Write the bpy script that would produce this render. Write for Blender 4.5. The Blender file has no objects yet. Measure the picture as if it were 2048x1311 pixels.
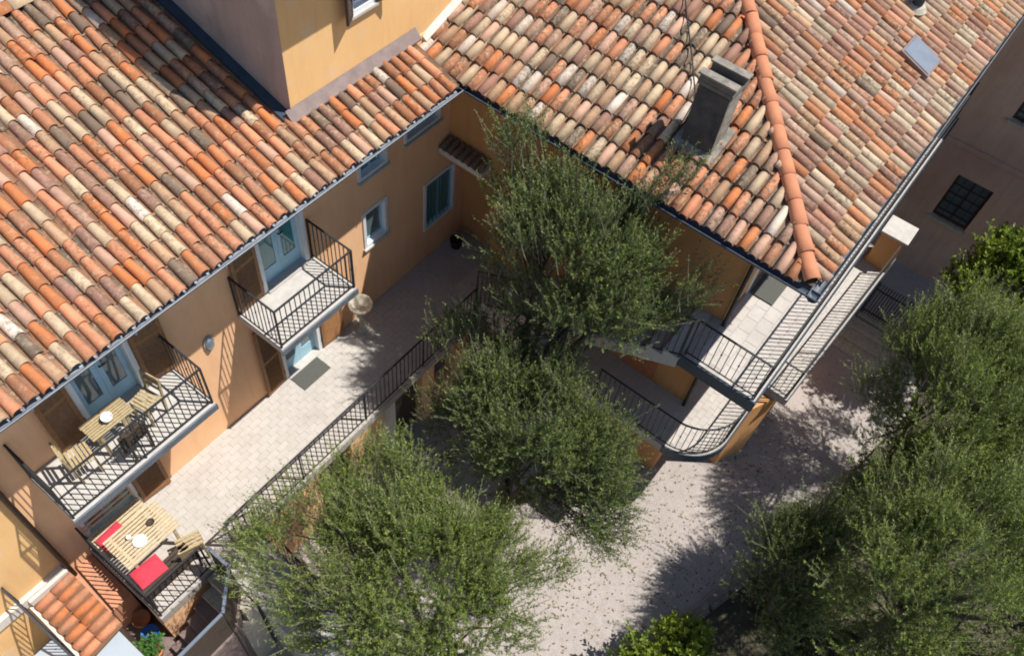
import bpy, math, random
import numpy as np
from mathutils import Vector, Matrix, noise
random.seed(7); rng = np.random.default_rng(11)
S = bpy.context.scene
COL = S.collection

# ------------------------------------------------------------------ camera, sky, sun, exposure
RC = ((0.6118996, -0.7857927, 0.0900489), (-0.6108709, -0.5418408, -0.5772740), (0.5024099, 0.2982255, -0.8115700))
FPX = 1708.43
CAM = Vector((0.0, -8.19, 15.0))
cd = bpy.data.cameras.new('camera'); cam = bpy.data.objects.new('camera', cd); COL.objects.link(cam)
cd.sensor_width = 36.0; cd.lens = FPX / 2048 * 36.0; cd.clip_start = 0.1; cd.clip_end = 2000
r_, d_, f_ = (Vector(v) for v in RC)
m = Matrix(((r_.x, -d_.x, -f_.x, CAM.x), (r_.y, -d_.y, -f_.y, CAM.y), (r_.z, -d_.z, -f_.z, CAM.z), (0, 0, 0, 1)))
cam.matrix_world = m
S.camera = cam
LIGHT = Vector((-0.83, 1.09, -2.71)).normalized()
w = bpy.data.worlds.new('World'); S.world = w; w.use_nodes = True
nt = w.node_tree; nt.nodes.clear()
sky = nt.nodes.new('ShaderNodeTexSky'); sky.sky_type = 'NISHITA'; sky.sun_disc = False
sky.sun_elevation = math.asin(-LIGHT.z); sky.sun_rotation = math.atan2(-LIGHT.x, -LIGHT.y)
sky.air_density = 1.0; sky.dust_density = 0.4; sky.ozone_density = 1.0
bg = nt.nodes.new('ShaderNodeBackground'); bg.inputs[1].default_value = 0.094
wo = nt.nodes.new('ShaderNodeOutputWorld')
nt.links.new(sky.outputs[0], bg.inputs[0]); nt.links.new(bg.outputs[0], wo.inputs[0])
sd = bpy.data.lights.new('sun', 'SUN'); sd.energy = 5.0; sd.angle = math.radians(0.53); sd.color = (1.0, 0.965, 0.91)
sun = bpy.data.objects.new('sun', sd); COL.objects.link(sun)
sun.rotation_euler = LIGHT.to_track_quat('-Z', 'Y').to_euler(); sun.location = (6, -6, 30)
vs = S.view_settings; vs.view_transform = 'Standard'; vs.look = 'None'; vs.exposure = 0.38; vs.gamma = 1.0
S.cycles.use_adaptive_sampling = True
S.cycles.max_bounces = 6; S.cycles.transparent_max_bounces = 8
S.cycles.filter_width = 1.9

def project(p):
    q = Vector(p) - CAM
    z = q.dot(f_)
    if z < .1: return (-9999, -9999, z)
    return (q.dot(r_) / z * FPX + 1024, q.dot(d_) / z * FPX + 655.5, z)
def inframe(p, mg=260):
    x, y, z = project(p); return -mg < x < 2048 + mg and -mg < y < 1311 + mg

# ------------------------------------------------------------------ materials
def mat(name): 
    m = bpy.data.materials.new(name); m.use_nodes = True
    return m, m.node_tree, m.node_tree.nodes['Principled BSDF']
def N(nt, t, **k):
    n = nt.nodes.new(t)
    for a, b in k.items(): setattr(n, a, b)
    return n
def mixc(nt, fac, a, b, bt='MIX'):
    n = N(nt, 'ShaderNodeMix', data_type='RGBA', blend_type=bt)
    for s, v in ((0, fac), (6, a), (7, b)):
        if hasattr(v, 'links') : nt.links.new(v, n.inputs[s])
        else: n.inputs[s].default_value = v if s == 0 else (*v[:3], 1)
    return n.outputs[2]
def noisef(nt, scale, detail=4, rough=.55, vec=None, lo=.35, hi=.65):
    n = N(nt, 'ShaderNodeTexNoise'); n.inputs['Scale'].default_value = scale; n.inputs['Detail'].default_value = detail; n.inputs['Roughness'].default_value = rough
    if vec is not None: nt.links.new(vec, n.inputs['Vector'])
    r = N(nt, 'ShaderNodeMapRange'); r.inputs[1].default_value = lo; r.inputs[2].default_value = hi
    nt.links.new(n.outputs[0], r.inputs[0])
    return r.outputs[0]
def pos(nt): return N(nt, 'ShaderNodeNewGeometry').outputs['Position']
def bump(nt, bs, h, strength=.3, dist=.01):
    b = N(nt, 'ShaderNodeBump'); b.inputs['Strength'].default_value = strength; b.inputs['Distance'].default_value = dist
    nt.links.new(h, b.inputs['Height']); nt.links.new(b.outputs[0], bs.inputs['Normal'])
M = {}
def plain(name, col, rough=.7, metal=0, var=.0, scale=8, col2=None, bmp=0, spec=.4):
    m, nt, bs = mat(name)
    bs.inputs['Roughness'].default_value = rough; bs.inputs['Metallic'].default_value = metal
    bs.inputs['Specular IOR Level'].default_value = spec
    p = pos(nt)
    c2 = col2 or tuple(c * (1 - var) for c in col)
    f = noisef(nt, scale, 6, .6, p, .35, .68)
    nt.links.new(mixc(nt, f, col, c2), bs.inputs['Base Color'])
    if bmp: bump(nt, bs, noisef(nt, scale * 6, 5, .6, p, 0, 1), bmp)
    M[name] = m; return m
def plaster(name, col, col2, stain, pale=None):
    m, nt, bs = mat(name); p = pos(nt)
    bs.inputs['Roughness'].default_value = .92; bs.inputs['Specular IOR Level'].default_value = .15
    c = mixc(nt, noisef(nt, .9, 6, .62, p, .38, .66), col, col2)
    mp = N(nt, 'ShaderNodeMapping'); mp.inputs['Scale'].default_value = (5, 5, .7); nt.links.new(p, mp.inputs[0])
    f = noisef(nt, 1.2, 6, .65, mp.outputs[0], .46, .78)
    ml = N(nt, 'ShaderNodeMath', operation='MULTIPLY'); nt.links.new(f, ml.inputs[0]); ml.inputs[1].default_value = .45
    c = mixc(nt, ml.outputs[0], c, stain)
    if pale:
        f = noisef(nt, 1.35, 5, .6, p, .54, .68)
        ml = N(nt, 'ShaderNodeMath', operation='MULTIPLY'); nt.links.new(f, ml.inputs[0]); ml.inputs[1].default_value = .6
        c = mixc(nt, ml.outputs[0], c, pale)
    nt.links.new(c, bs.inputs['Base Color'])
    bump(nt, bs, noisef(nt, 35, 6, .7, p, 0, 1), .25, .006)
    M[name] = m
plaster('orange_plaster', (.87, .52, .295), (.83, .48, .26), (.66, .37, .20))
plaster('ochre_plaster', (.58, .30, .125), (.52, .26, .105), (.40, .195, .085))
plaster('yellow_plaster', (.80, .50, .225), (.76, .46, .195), (.62, .38, .19), (.66, .53, .38))
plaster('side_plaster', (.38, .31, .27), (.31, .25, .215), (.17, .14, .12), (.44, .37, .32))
plaster('brown_plaster', (.55, .38, .29), (.47, .315, .24), (.31, .215, .165))
plaster('pale_plaster', (.66, .60, .52), (.58, .52, .45), (.42, .37, .32))
plain('white_paint', (.72, .74, .74), .5, 0, .1, 6)
plain('blue_white_paint', (.34, .56, .68), .45, 0, .12, 5)
plain('teal_paint', (.07, .24, .25), .4, 0, .3, 5)
plain('shutter_wood', (.30, .145, .055), .6, 0, 0, 14, (.21, .095, .036), .15)
plain('iron', (.045, .045, .05), .55, .4, .3, 20)
plain('steel_blue', (.035, .06, .085), .5, .3, .3, 6)
plain('zinc', (.19, .21, .24), .55, .3, .3, 5)
plain('dark_gutter', (.075, .09, .12), .6, .2, .3, 5)
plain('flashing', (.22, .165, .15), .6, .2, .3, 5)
plain('terrace_base', (.395, .362, .328), .9, 0, .2, 10)
plain('slab_stone', (.50, .47, .43), .85, 0, .18, 7, None, .1)
plain('doormat', (.10, .10, .088), .95, 0, .25, 40, None, .4)
plain('kerb_granite', (.20, .185, .16), .9, 0, 0, 12, (.12, .11, .09), .4)
plain('stone', (.46, .42, .34), .9, 0, 0, 12, (.32, .29, .22), .4)
plain('chimney_render', (.29, .26, .215), .95, 0, 0, 7, (.14, .125, .105), .6)
plain('shade_render', (.085, .08, .075), .95, 0, 0, 5, (.045, .043, .042), .5)  # chimney render darkened, shade painted into the colour
plain('chimney_cap', (.14, .125, .105), .95, 0, 0, 6, (.10, .09, .08), .5)
plain('bamboo', (.44, .35, .20), .6, 0, 0, 25, (.31, .23, .12), .1)
plain('pale_wood', (.58, .47, .31), .6, 0, 0, 18, (.44, .33, .19), .1)
plain('dark_wood', (.06, .042, .03), .7, 0, .3, 12)
plain('red_cushion', (.58, .045, .075), .9, 0, .15, 12, None, .2)
plain('ceramic', (.78, .77, .74), .25, 0, .05, 6)
plain('canopy_cloth', (.37, .415, .46), .8, 0, .05, 2)
plain('terracotta', (.52, .20, .09), .85, 0, 0, 9, (.38, .15, .075), .2)
plain('hip_clay', (.56, .215, .105), .88, 0, 0, 5, (.43, .18, .10), .3)
plain('terracotta_step', (.56, .25, .13), .85, 0, 0, 8, (.42, .20, .13), .2)
plain('blue_plastic', (.012, .12, .46), .35, 0, .1, 6)
plain('grey_metal', (.30, .35, .42), .35, .6, .15, 4)
plain('soil', (.045, .040, .026), 1, 0, 0, 6, (.085, .075, .045), .6)
plain('bark', (.13, .105, .075), .95, 0, 0, 16, (.07, .055, .04), .7)
plain('twig_bark', (.30, .27, .20), .9, 0, .3, 16)
plain('black_rubber', (.02, .02, .02), .7, 0, .2, 10)
plain('asphalt', (.16, .16, .165), .95, 0, .25, 3)
# glass
m, nt, bs = mat('glass'); bs.inputs['Base Color'].default_value = (.10, .14, .15, 1); bs.inputs['Roughness'].default_value = .07; bs.inputs['Specular IOR Level'].default_value = .8; M['glass'] = m
m, nt, bs = mat('teal_glass'); bs.inputs['Base Color'].default_value = (.05, .19, .20, 1); bs.inputs['Roughness'].default_value = .08; bs.inputs['Specular IOR Level'].default_value = .8; M['teal_glass'] = m
# ground: pinkish pale grit paving
m, nt, bs = mat('courtyard_grit'); p = pos(nt); bs.inputs['Roughness'].default_value = .95; bs.inputs['Specular IOR Level'].default_value = .15
c = mixc(nt, noisef(nt, .7, 7, .65, p, .3, .7), (.375, .33, .305), (.28, .245, .225))
c = mixc(nt, noisef(nt, 5, 7, .75, p, .46, .80), c, (.23, .195, .17))
c = mixc(nt, noisef(nt, 60, 3, .6, p, .45, .75), c, (.52, .47, .42))
c = mixc(nt, noisef(nt, 22, 5, .7, p, .62, .80), c, (.16, .13, .10))
nt.links.new(c, bs.inputs['Base Color']); bump(nt, bs, noisef(nt, 45, 6, .8, p, 0, 1), .5, .02); M['courtyard_grit'] = m
# attribute driven (per piece tone): roof tiles, pavers
def ramp(nt, fac, stops):
    r = N(nt, 'ShaderNodeValToRGB'); r.color_ramp.interpolation = 'CONSTANT'
    e = r.color_ramp.elements
    while len(e) < len(stops): e.new(.5)
    for i, (q, c) in enumerate(stops): e[i].position = q; e[i].color = (*c, 1)
    nt.links.new(fac, r.inputs[0]); return r.outputs[0]
def tile_mat(name, stops, lich):
    m, nt, bs = mat(name); p = pos(nt)
    a = N(nt, 'ShaderNodeAttribute', attribute_name='tone'); sx = N(nt, 'ShaderNodeSeparateColor'); nt.links.new(a.outputs['Color'], sx.inputs[0])
    c = ramp(nt, sx.outputs[0], stops)
    # brightness of its own
    mr = N(nt, 'ShaderNodeMapRange'); mr.inputs[3].default_value = .72; mr.inputs[4].default_value = 1.16; nt.links.new(sx.outputs[1], mr.inputs[0])
    hs = N(nt, 'ShaderNodeHueSaturation'); nt.links.new(mr.outputs[0], hs.inputs['Value']); nt.links.new(c, hs.inputs['Color']); c = hs.outputs[0]
    fl = noisef(nt, 1.3, 6, .68, p, .45, .72)
    mg = N(nt, 'ShaderNodeMath', operation='MULTIPLY'); nt.links.new(fl, mg.inputs[0]); mg.inputs[1].default_value = .42
    c = mixc(nt, mg.outputs[0], c, (.26, .175, .115))
    f = noisef(nt, 5.5, 6, .7, p, .42, .8)
    ml = N(nt, 'ShaderNodeMath', operation='MULTIPLY'); nt.links.new(f, ml.inputs[0]); ml.inputs[1].default_value = .5
    c = mixc(nt, ml.outputs[0], c, (.20, .13, .08))
    # lichen: amount from the piece's third tone
    f1 = noisef(nt, 17, 6, .75, p, .47, .68); f2 = noisef(nt, 14, 5, .65, p, .53, .64)
    for fx, colr, k in ((f2, (.50, .45, .31), lich * .55), (f1, (.075, .072, .05), lich)):
        m2 = N(nt, 'ShaderNodeMath', operation='MULTIPLY'); nt.links.new(fx, m2.inputs[0]); nt.links.new(sx.outputs[2], m2.inputs[1])
        m3 = N(nt, 'ShaderNodeMath', operation='MULTIPLY'); nt.links.new(m2.outputs[0], m3.inputs[0]); m3.inputs[1].default_value = k
        c = mixc(nt, m3.outputs[0], c, colr)
    nt.links.new(c, bs.inputs['Base Color']); bs.inputs['Roughness'].default_value = .92; bs.inputs['Specular IOR Level'].default_value = .2
    bump(nt, bs, noisef(nt, 40, 6, .75, p, 0, 1), .35, .008)
    M[name] = m
OR, SA, PK, CR, TN, PU, DK, BR, WH = (.57, .185, .065), (.60, .24, .125), (.60, .355, .25), (.62, .46, .30), (.47, .285, .17), (.33, .17, .125), (.19, .135, .10), (.44, .175, .085), (.68, .56, .46)
tile_mat('old_tile', [(0, OR), (.14, SA), (.29, PK), (.40, CR), (.55, TN), (.67, PU), (.77, BR), (.88, WH), (.95, DK)], .95)
tile_mat('weathered_tile', [(0, OR), (.14, SA), (.31, PK), (.42, CR), (.54, TN), (.67, PU), (.77, BR), (.89, WH), (.95, DK)], 1.15)
tile_mat('dull_tile', [(0, (.46, .19, .09)), (.14, (.47, .235, .15)), (.30, (.46, .30, .22)), (.42, (.50, .39, .27)), (.54, TN), (.70, PU), (.82, BR), (.91, WH), (.95, DK)], 1.2)
tile_mat('pan_clay', [(0, (.26, .13, .075)), (.5, (.20, .12, .08)), (.8, (.15, .11, .08))], .8)
m, nt, bs = mat('paver_stone'); p = pos(nt)
a = N(nt, 'ShaderNodeAttribute', attribute_name='tone'); sx = N(nt, 'ShaderNodeSeparateColor'); nt.links.new(a.outputs['Color'], sx.inputs[0])
c = mixc(nt, sx.outputs[0], (.475, .44, .40), (.44, .405, .365)); c = mixc(nt, noisef(nt, 6, 7, .7, p, .45, .85), c, (.385, .35, .315)); c = mixc(nt, noisef(nt, 1.1, 5, .6, p, .5, .8), c, (.37, .335, .30))
nt.links.new(c, bs.inputs['Base Color']); bs.inputs['Roughness'].default_value = .88; bs.inputs['Specular IOR Level'].default_value = .2
bump(nt, bs, noisef(nt, 40, 5, .7, p, 0, 1), .2, .005); M['paver_stone'] = m
def leaf_mat(name, c1, c2, c3, under, trans):
    m, nt, bs = mat(name)
    a = N(nt, 'ShaderNodeAttribute', attribute_name='tone'); sx = N(nt, 'ShaderNodeSeparateColor'); nt.links.new(a.outputs['Color'], sx.inputs[0])
    c = mixc(nt, sx.outputs[0], c1, c2); 
    st = N(nt, 'ShaderNodeMapRange'); st.inputs[1].default_value = .6; st.inputs[2].default_value = 1.; nt.links.new(sx.outputs[1], st.inputs[0])
    c = mixc(nt, st.outputs[0], c, c3)
    g = N(nt, 'ShaderNodeNewGeometry'); c = mixc(nt, g.outputs['Backfacing'], c, under)
    nt.links.new(c, bs.inputs['Base Color']); bs.inputs['Roughness'].default_value = .55; bs.inputs['Specular IOR Level'].default_value = .3
    tr = N(nt, 'ShaderNodeBsdfTranslucent'); ct = mixc(nt, .5, c, (.20, .30, .03)); nt.links.new(ct, tr.inputs[0])
    mx = N(nt, 'ShaderNodeMixShader'); mx.inputs[0].default_value = trans
    nt.links.new(bs.outputs[0], mx.inputs[1]); nt.links.new(tr.outputs[0], mx.inputs[2])
    nt.links.new(mx.outputs[0], nt.nodes['Material Output'].inputs[0]); M[name] = m
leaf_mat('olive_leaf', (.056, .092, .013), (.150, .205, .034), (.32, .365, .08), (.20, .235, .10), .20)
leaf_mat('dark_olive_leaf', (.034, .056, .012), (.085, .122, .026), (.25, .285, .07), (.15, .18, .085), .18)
leaf_mat('citrus_leaf', (.12, .19, .018), (.20, .27, .03), (.30, .34, .04), (.19, .25, .05), .35)
leaf_mat('plant_leaf', (.05, .16, .03), (.09, .24, .05), (.16, .30, .07), (.12, .2, .06), .3)

# ------------------------------------------------------------------ mesh helpers
class MB:
    def __init__(s): s.v = []; s.f = []
    def add(s, vs, fs):
        b = len(s.v); s.v += [tuple(v) for v in vs]; s.f += [tuple(i + b for i in f) for f in fs]; return s
    def box(s, a, b):
        (x0, y0, z0), (x1, y1, z1) = [min(p, q) for p, q in zip(a, b)], [max(p, q) for p, q in zip(a, b)]
        return s.add([(x0, y0, z0), (x1, y0, z0), (x1, y1, z0), (x0, y1, z0), (x0, y0, z1), (x1, y0, z1), (x1, y1, z1), (x0, y1, z1)],
                     [(0, 3, 2, 1), (4, 5, 6, 7), (0, 1, 5, 4), (1, 2, 6, 5), (2, 3, 7, 6), (3, 0, 4, 7)])
    def obox(s, c, ax, ay, az):   # oriented box, half-axes vectors
        c, ax, ay, az = map(Vector, (c, ax, ay, az))
        vs = [c + i * ax + j * ay + k * az for k in (-1, 1) for j in (-1, 1) for i in (-1, 1)]
        return s.add(vs, [(0, 2, 3, 1), (4, 5, 7, 6), (0, 1, 5, 4), (1, 3, 7, 5), (3, 2, 6, 7), (2, 0, 4, 6)])
    def bar(s, a, b, w, h=None, up=(0, 0, 1)):
        a, b = Vector(a), Vector(b); d = (b - a); L = d.length; d.normalize(); u = Vector(up)
        if abs(d.dot(u)) > .95: u = Vector((0, 1, 0))
        x = d.cross(u).normalized(); y = x.cross(d)
        return s.obox((a + b) / 2, d * L / 2, x * w / 2, y * (h or w) / 2)
    def prism(s, poly, z0, z1):   # polygon in xy (ccw) extruded
        n = len(poly)
        return s.add([(x, y, z0) for x, y in poly] + [(x, y, z1) for x, y in poly],
                     [tuple(range(n - 1, -1, -1)), tuple(range(n, 2 * n))] + [(i, (i + 1) % n, n + (i + 1) % n, n + i) for i in range(n)])
    def xprism(s, poly, x0, x1):  # polygon in yz extruded along x
        n = len(poly)
        return s.add([(x0, y, z) for y, z in poly] + [(x1, y, z) for y, z in poly],
                     [tuple(range(n - 1, -1, -1)), tuple(range(n, 2 * n))] + [(i, (i + 1) % n, n + (i + 1) % n, n + i) for i in range(n)])
    def slab(s, poly, t):         # 3d polygon with thickness t downwards
        n = len(poly); top = [Vector(p) for p in poly]; bot = [p - Vector((0, 0, t)) for p in top]
        return s.add(top + bot, [tuple(range(n)), tuple(range(2 * n - 1, n - 1, -1))] + [(i, n + i, n + (i + 1) % n, (i + 1) % n) for i in range(n)])
    def tube(s, pts, rad, n=8, cap=True):
        pts = [Vector(p) for p in pts]; rs = rad if hasattr(rad, '__len__') else [rad] * len(pts); rings = []
        pu = None
        for i, p in enumerate(pts):
            d = (pts[min(i + 1, len(pts) - 1)] - pts[max(i - 1, 0)]).normalized()
            u = pu if pu is not None else (Vector((0, 0, 1)) if abs(d.z) < .9 else Vector((1, 0, 0)))
            x = (u - d * u.dot(d)).normalized(); y = d.cross(x); pu = x
            rings.append([p + (x * math.cos(2 * math.pi * k / n) + y * math.sin(2 * math.pi * k / n)) * rs[i] for k in range(n)])
        b = [v for r in rings for v in r]; f = []
        for i in range(len(pts) - 1):
            for k in range(n): f.append((i * n + k, i * n + (k + 1) % n, (i + 1) * n + (k + 1) % n, (i + 1) * n + k))
        if cap: f += [tuple(range(n - 1, -1, -1)), tuple(range((len(pts) - 1) * n, len(pts) * n))]
        return s.add(b, f)
    def lathe(s, prof, c, n=20):  # profile (r,z)
        cx, cy, cz = c; v = []; f = []
        for r, z in prof: v += [(cx + r * math.cos(2 * math.pi * k / n), cy + r * math.sin(2 * math.pi * k / n), cz + z) for k in range(n)]
        for i in range(len(prof) - 1):
            for k in range(n): f.append((i * n + k, i * n + (k + 1) % n, (i + 1) * n + (k + 1) % n, (i + 1) * n + k))
        return s.add(v, f)
WL = {}   # world location of every object (all parents are unrotated)
def link(o, world, parent):
    COL.objects.link(o); wl = Vector(world); WL[o.name] = wl
    if parent is not None: o.parent = parent; o.location = wl - WL[parent.name]
    else: o.location = wl
    return o
def tag(o, label=None, cat=None, group=None, kind=None):
    if label: o['label'] = label
    if cat: o['category'] = cat
    if group: o['group'] = group
    if kind: o['kind'] = kind
    return o
def thing(name, loc, label, cat, group=None): 
    o = bpy.data.objects.new(name, None); o.empty_display_size = .2
    return tag(link(o, loc, None), label, cat, group)
def obj(name, mb, material, parent=None, smooth=False, bevel=0, **t):
    v = np.array(mb.v); lo, hi = v.min(0), v.max(0); c = Vector(((lo[0] + hi[0]) / 2, (lo[1] + hi[1]) / 2, lo[2]))
    me = bpy.data.meshes.new(name); me.from_pydata([tuple(Vector(p) - c) for p in mb.v], [], mb.f); me.update()
    me.materials.append(M[material])
    if smooth: me.polygons.foreach_set('use_smooth', [True] * len(me.polygons))
    o = bpy.data.objects.new(name, me); link(o, c, parent)
    if bevel:
        b = o.modifiers.new('bevel', 'BEVEL'); b.width = bevel; b.segments = 2; b.limit_method = 'ANGLE'
    return tag(o, **t)
def inst(name, me, mw, parent):   # mw world matrix, parent unrotated
    o = bpy.data.objects.new(name, me); COL.objects.link(o); o.parent = parent
    o.matrix_local = Matrix.Translation(-WL[parent.name]) @ mw; WL[o.name] = mw.translation.copy()
    return o
def npmesh(name, V, F4, material, tone=None, smooth=False):
    me = bpy.data.meshes.new(name); nv, nf = len(V), len(F4); k = F4.shape[1]
    me.vertices.add(nv); me.vertices.foreach_set('co', V.astype(np.float32).ravel())
    me.loops.add(nf * k); me.loops.foreach_set('vertex_index', F4.astype(np.int32).ravel())
    me.polygons.add(nf); me.polygons.foreach_set('loop_start', np.arange(0, nf * k, k, dtype=np.int32))
    me.polygons.foreach_set('use_smooth', np.full(nf, bool(smooth)))
    me.update(calc_edges=True)
    if tone is not None:
        a = me.color_attributes.new('tone', 'FLOAT_COLOR', 'POINT'); a.data.foreach_set('color', tone.astype(np.float32).ravel())
    me.materials.append(M[material]); return me

# ------------------------------------------------------------------ setting
GZ = -2.62
obj('ground', MB().add([(-300, -300, GZ), (300, -300, GZ), (300, 300, GZ), (-300, 300, GZ)], [(0, 1, 2, 3)]), 'courtyard_grit', kind='structure')
obj('street', MB().add([(-60, 4.6, GZ + .01), (5.9, 4.6, GZ + .01), (5.9, 60, GZ + .01), (-60, 60, GZ + .01)], [(0, 1, 2, 3)]), 'asphalt', kind='structure')
# planted bed beyond the kerb
BED = [(3.2, -7.9), (6.79, -8.95), (9.62, -9.80), (14.5, -10.7), (30, -11.5), (30, -40), (-10, -40), (-10, -12)]
obj('garden_bed', MB().add([(x, y, GZ + .03) for x, y in reversed(BED)], [tuple(range(len(BED)))]), 'soil', kind='structure')
kb = MB()
KP = [(3.2, -7.9), (6.79, -8.95), (9.62, -9.80), (14.5, -10.7)]
kerb = tag(obj('kerb', MB().bar((3.2, -7.9, GZ + .02), (14.5, -10.7, GZ + .02), .02, .02), 'stone'), kind='structure')
km = MB().box((-.24, -.06, 0), (.24, .06, .16))
kme = None
for a, b in zip(KP, KP[1:]):
    L = math.dist(a, b); n = int(L / .5); ang = math.atan2(b[1] - a[1], b[0] - a[0])
    for i in range(n):
        t = (i + .5) / n; px, py = a[0] + (b[0] - a[0]) * t, a[1] + (b[1] - a[1]) * t
        if kme is None:
            kme = bpy.data.meshes.new('kerb_stone'); kme.from_pydata(km.v, [], km.f); kme.materials.append(M['kerb_granite'])
        inst('kerb_stone', kme, Matrix.Translation((px, py, GZ - .02 + random.uniform(-.01, .01))) @ Matrix.Rotation(ang + random.uniform(-.02, .02), 4, 'Z'), kerb)

# paved floors: each paver a child of its floor
PV = []
def paver_mesh(sx, sy):
    out = []
    for k in range(8):
        mb = MB(); h = .006; e = .002
        mb.add([(-sx / 2, -sy / 2, 0), (sx / 2, -sy / 2, 0), (sx / 2, sy / 2, 0), (-sx / 2, sy / 2, 0), (-sx / 2 + e, -sy / 2 + e, h), (sx / 2 - e, -sy / 2 + e, h), (sx / 2 - e, sy / 2 - e, h), (-sx / 2 + e, sy / 2 - e, h)],
               [(4, 5, 6, 7), (0, 1, 5, 4), (1, 2, 6, 5), (2, 3, 7, 6), (3, 0, 4, 7)])
        V = np.array(mb.v); t = np.tile([k / 7, .5, .5, 1], (8, 1))
        out.append(npmesh('paver', V, np.array(mb.f), 'paver_stone', t))
    return out
def pave(parent, x0, x1, y0, y1, z, sx, sy, keep=lambda x, y: True, lim=300):
    ms = paver_mesh(sx - .005, sy - .005); c = []
    ny = max(1, round((y1 - y0) / sy))
    for j in range(ny):
        y = y0 + (j + .5) * (y1 - y0) / ny; x = x0 - (sx / 2 if j % 2 else 0)
        while x < x1 + sx:
            if x - sx / 2 > x0 - .01 and x + sx / 2 < x1 + .01 and keep(x, y) and inframe((x, y, z), 60): c.append((x, y))
            x += sx
    c.sort(key=lambda p: (Vector((p[0], p[1], z)) - CAM).length)
    for x, y in c[:lim]:
        inst('paver', random.choice(ms), Matrix.Translation((x, y, z + random.uniform(-.0015, .0015))) @ Matrix.Rotation(random.uniform(-.008, .008), 4, 'Z'), parent)
    if len(c) > lim:
        mb = MB()
        for x, y in c[lim:]: mb.box((x - sx / 2 + .003, y - sy / 2 + .003, z), (x + sx / 2 - .003, y + sy / 2 - .003, z + .006))
        obj('far_pavers', mb, 'paver_stone', parent, kind='stuff')
FZ = -.006   # top of base under pavers
terr = obj('terrace', MB().prism([(.62, -1.93), (9.02, -1.93), (9.02, -2.0), (10.75, -2.0), (10.75, 0), (.62, 0)], -.22, FZ), 'terrace_base', kind='structure')
pave(terr, .66, 10.74, -1.90, -.005, FZ, .25, .1263)
# lower walkway round the corner house (rounded corner)
def arc(cx, cy, r, a0, a1, n): return [(cx + r * math.cos(math.radians(a0 + (a1 - a0) * i / n)), cy + r * math.sin(math.radians(a0 + (a1 - a0) * i / n))) for i in range(n + 1)]
curve = arc(10.0, -6.72, .98, 180, 270, 12)
WALKP = [(9.02, -2.004)] + curve + [(11.68, -7.70), (11.68, -8.2), (17.2, -8.42), (17.2, -6.4), (10.3, -6.4), (10.3, -2.004)]
walk = obj('walkway', MB().prism(WALKP, -.22, FZ), 'terrace_base', kind='structure')
cv = MB()
for a, b in zip(curve, curve[1:]): cv.bar((10 + (a[0] - 10) * 1.012, -6.72 + (a[1] + 6.72) * 1.012, -.10), (10 + (b[0] - 10) * 1.012, -6.72 + (b[1] + 6.72) * 1.012, -.10), .02, .24)
cv.bar((10.0, -7.712, -.10), (11.67, -7.712, -.10), .02, .24)
obj('edge_strip', cv, 'steel_blue', walk)
def inwalk(x, y):
    if x < 10.0 and y < -6.72: return math.hypot(x - 10, y + 6.72) < .80
    if y < -7.55 and x < 11.85: return False
    if y < -6.45: return True
    return x < 10.2
pave(walk, 9.06, 17.1, -8.16, -2.05, FZ, .25, .127, inwalk)

# ------------------------------------------------------------------ railings
IRON = 'iron'
def rail_meshes(h, t=.0135):
    out = []
    mb = MB().box((-t / 2, -t / 2, 0), (t / 2, t / 2, h)); a = bpy.data.meshes.new('baluster'); a.from_pydata(mb.v, [], mb.f); a.materials.append(M[IRON]); out.append(a)
    mb = MB().box((-t / 2, -t / 2, 0), (t / 2, t / 2, h)); z = h * .5; q = t * 1.5
    mb.add([(0, 0, z - .05), (q, 0, z), (0, q, z), (-q, 0, z), (0, -q, z), (0, 0, z + .05)], [(0, 2, 1), (0, 3, 2), (0, 4, 3), (0, 1, 4), (5, 1, 2), (5, 2, 3), (5, 3, 4), (5, 4, 1)])
    a = bpy.data.meshes.new('baluster'); a.from_pydata(mb.v, [], mb.f); a.materials.append(M[IRON]); out.append(a)
    return out
def railing(path, parent, h=1.0, step=.115, zb=.08, lift=None, post=True):
    """parts of a railing along a 3d path (z of path = foot)"""
    P = [Vector(p) for p in path]; ms = rail_meshes(h - zb)
    up = Vector((0, 0, 1)); t = MB(); b = MB()
    for p, q in zip(P, P[1:]):
        d = (q - p).normalized() * .012
        t.bar(p + up * h - d, q + up * h + d, .034, .02); b.bar(p + up * zb - d, q + up * zb + d, .022, .016)
    obj('top_rail', t, IRON, parent); obj('bottom_rail', b, IRON, parent)
    acc = 0; k = 0; last = 0
    for i, (p, q) in enumerate(zip(P, P[1:])):
        L = (q - p).length; s = step - acc
        while s < L:
            c = p.lerp(q, s / L); inst('baluster', ms[1 if k % 3 == 1 else 0], Matrix.Translation(c + up * zb), parent); k += 1; s += step
        acc = L - (s - step)
    if post:
        dirs = []
        for i, p in enumerate(P):
            corner = i in (0, len(P) - 1)
            if not corner:
                a = (P[i] - P[i - 1]).normalized(); c = (P[i + 1] - P[i]).normalized(); corner = a.dot(c) < .8
            if corner: obj('post', MB().bar(p, p + up * (h + .012), .028), IRON, parent)
        for p, q in zip(P, P[1:]):
            n = int((q - p).length / 1.9)
            for j in range(1, n + 1): 
                c = p.lerp(q, j / (n + 1)); obj('post', MB().bar(c, c + up * (h - .011), .024), IRON, parent)
r = thing('railing', (6.5, -1.9, 0), 'long straight black iron railing along the outer edge of the paved terrace', 'railing', 'iron railings')
railing([(2.25, -1.88, 0), (8.98, -1.88, 0)], r)
r = thing('railing', (1.2, -1.9, 0), 'short black iron railing behind the garden table above the stairwell', 'railing', 'iron railings')
railing([(.66, .0 - .12, 0), (.66, -1.88, 0), (1.72, -1.88, 0)], r)
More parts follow.
